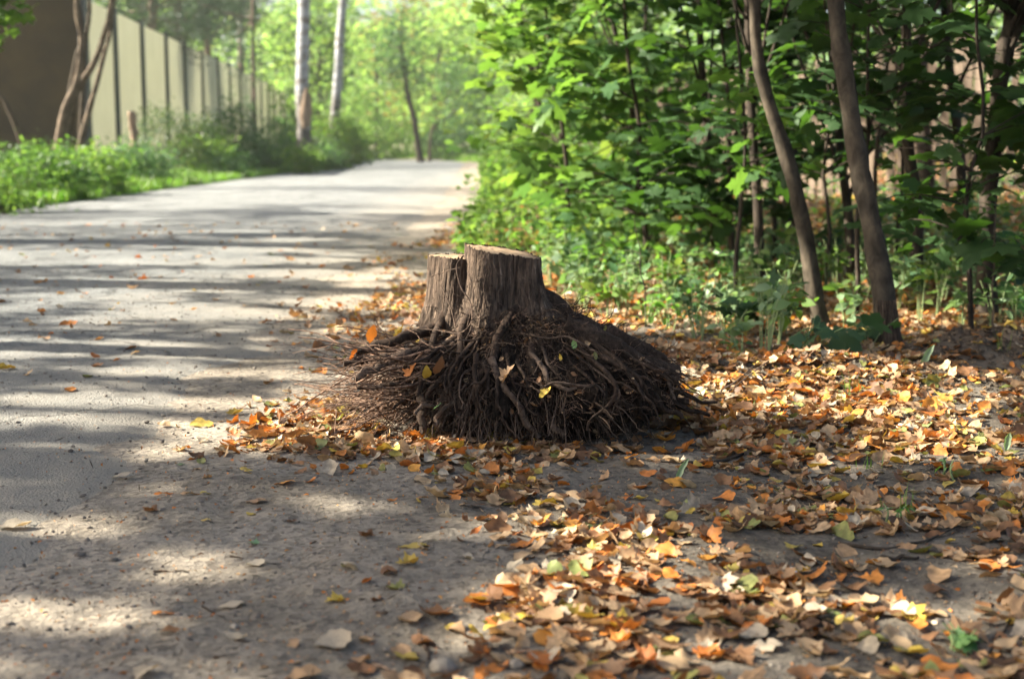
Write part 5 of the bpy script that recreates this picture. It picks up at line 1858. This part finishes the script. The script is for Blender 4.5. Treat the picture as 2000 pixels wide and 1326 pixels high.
# low hedge masses that close the view at the ground
for k, (x_, y_, rx_, h_, m, lab) in enumerate([(-11.5, 97, 3, 2.6, M_light, 'sunlit bush on the outside of the bend, left'), (-3.5, 104, 3.2, 2.4, M_bluegr, 'bluish dark bush at the end of the road'), (.5, 98, 3, 2.8, M_darkbush, 'dark bush right of the road end'),
                                         (1.6, 80, 2.4, 3.0, M_far, 'bush on the far right verge'), (.4, 58, 1.7, 2.3, M_light, 'sunlit bush on the right verge in mid distance'), (.3, 30, 1.0, 1.1, M_light, 'sunlit bush at the road edge beyond the thicket'),
                                         (-8.5, 118, 3.5, 3, M_far, 'hazy bush beyond the bend'), (.35, 21, .8, .8, M_light, 'low sunlit bush where the thicket meets the road'), (1.6, 20, 1.2, 1.8, M_maple, 'green bush behind the thicket'),
                                         (3.4, 22, 1.5, 1.4, M_maple, 'green bush before the plank fence, at its near end'), (-14.5, 110, 4, 4, M_far, 'hazy bush past the barrier')]):
    shrub('shrub', lab, (x_, y_), (rx_, rx_, h_ / 1.7), int(60 + 10 * rx_), 26, .08 + .0022 * y_, m, spread=(rx_ * .14, rx_ * .14, h_ * .08))
# dark leaning trunks at the end of the road
for rows, Y, r, lab in (([(822, 278), (808, 230), (795, 180), (788, 120), (780, 60)], 88, .2, 'dark ivy-clad trunk leaning left at the road end'),
                        ([(838, 278), (845, 250), (880, 225), (905, 190)], 92, .11, 'dark forked trunk leaning right at the road end')):
    P = [at(a, b, Y) for a, b in rows]; P[0].z = gh(P[0].x, Y) - .1
    tree('leaning_tree', lab, 'tree', None, P, r, r * .6, M_bark_dk, M_bluegr, T_OVAL, [((P[-1].x, Y, P[-1].z + (-1.2 if Y == 88 else 0)), (1.7, 1.6, 2.4), 50, 26, .34, (.4, .4, .4))], 12, sides=8)
# wood far behind everything
mb = MB()
n = 60000
ang = rng.uniform(-.62, .62, n); rad_ = rng.uniform(165, 200, n)
hx_ = fbm(ang * 9, ang * 0, 4.0, 3)
hz = rng.uniform(0, 1, n) * (17 + 6 * hx_)
scatter(mb, T_OVAL, np.stack([rad_ * np.sin(ang), rad_ * np.cos(ang), hz], -1), 1.1, .7)
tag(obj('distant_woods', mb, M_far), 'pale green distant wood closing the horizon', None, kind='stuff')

# ------------------------------------------------------------------ crowns above and left of the picture that shade the road
def cullfun(P):
    Q = sun_shadow(P)
    c = lit_mask(Q)  # crown leaves removed so sun falls on the chosen patches
    thin = (Q[:, 0] - road_r(Q[:, 1]) < .75) & (Q[:, 1] > 3.2)      # leaves thinned at random to soften the shade on the road
    return c | (thin & (rng.uniform(0, 1, len(P)) < .62))


sh = []
def shade_tree(x_, y_, tx, ty, zc, rr_, label, n=190, per=80):
    g = gh(x_, y_)
    tree('roadside_tree', label, 'tree', 'tall trees left of the road', [(x_, y_, g - .1), (x_ * .6 + tx * .4, y_ * .6 + ty * .4, zc * .5), (tx, ty, zc + rr_ * .4)], .2, .08, M_bark_dk, M_shade, T_OVAL,
         [((tx, ty, zc), (rr_, rr_, rr_ * .62), n, per, .12, (.42, .42, .25))], 0, cull=cullfun, sides=8, tilt=.7)


# shadow centre (gx,gy) on the ground -> crown centre at height zc
el_t = math.tan(SUN_EL)
for k, (gx_, gy_, zc, rr_) in enumerate([(-1.6, 2.4, 6.2, 2.6), (.9, 3.4, 5.8, 2.3), (-2.3, 5.2, 6.4, 2.6), (.6, 5.6, 5.6, 2.3), (2.2, 5.4, 6.0, 2.3), (-3.2, 8.6, 6.6, 2.9), (-.6, 8.6, 6.2, 2.5), (2.4, 8.2, 6.3, 2.5),
                                         (-5.0, 12.5, 7.0, 3.2), (-2.0, 12.6, 6.6, 2.9), (1.2, 12.0, 6.5, 2.9), (3.8, 11.5, 6.2, 2.8), (-5.6, 17.5, 7.4, 3.3), (-2.6, 18.5, 7.0, 3.3), (.8, 17.5, 7.0, 3.2), (4.2, 16.5, 6.6, 3.2)]):
    d = zc / el_t
    cx_ = gx_ - d * math.sin(SUN_AZ); cy_ = gy_ + d * math.cos(SUN_AZ)
    tx0 = min(cx_ - 1.0, -.38 * cy_ - 1.2)
    shade_tree(tx0, cy_ + .5, cx_, cy_, zc, rr_, 'tall roadside tree standing left of the view')
# overhead crowns that darken the wood on the right
for x_, y_, z_, r_ in ((3.2, 8.5, 5.2, 2.2), (2.2, 12.5, 6.0, 2.6), (5.5, 11.5, 6.0, 2.8), (4.5, 16.5, 6.8, 3.0), (5.2, 6.2, 5.0, 2.2)):
    tree('wood_tree', 'tall tree whose crown roofs the right wood', 'tree', 'tall trees roofing the right wood', [(x_ + .3, y_, gh(x_, y_) - .1), (x_, y_, z_ * .6), (x_, y_, z_)], .09, .04, M_bark_dk, M_mapledk, T_OVAL,
         [((x_, y_, z_), (r_, r_, r_ * .5), int(30 * r_), 34, .17, (.4, .4, .2))], 12, cull=cullfun, sides=8)

# ------------------------------------------------------------------ haze
HZ = True
if HZ:
    mb = MB()
    x0, x1, y0, y1, z0, z1 = -410, 410, -65, 610, -1.5, 26
    V = [(x0, y0, z0), (x1, y0, z0), (x1, y1, z0), (x0, y1, z0), (x0, y0, z1), (x1, y0, z1), (x1, y1, z1), (x0, y1, z1)]
    mb.add(V, [(0, 3, 2, 1), (4, 5, 6, 7), (0, 1, 5, 4), (1, 2, 6, 5), (2, 3, 7, 6), (3, 0, 4, 7)])
    m, ns, ls = mat('haze')
    pv = ns.new("ShaderNodeVolumePrincipled")
    pv.inputs['Density'].default_value = .00045
    pv.inputs['Color'].default_value = (.95, .98, .86, 1)
    pv.inputs['Anisotropy'].default_value = .3
    oo = ns.new("ShaderNodeOutputMaterial"); ls.new(pv.outputs[0], oo.inputs['Volume'])
    tag(obj('haze', mb, m, smooth=False), 'pale haze over the far road and trees', None, kind='stuff')
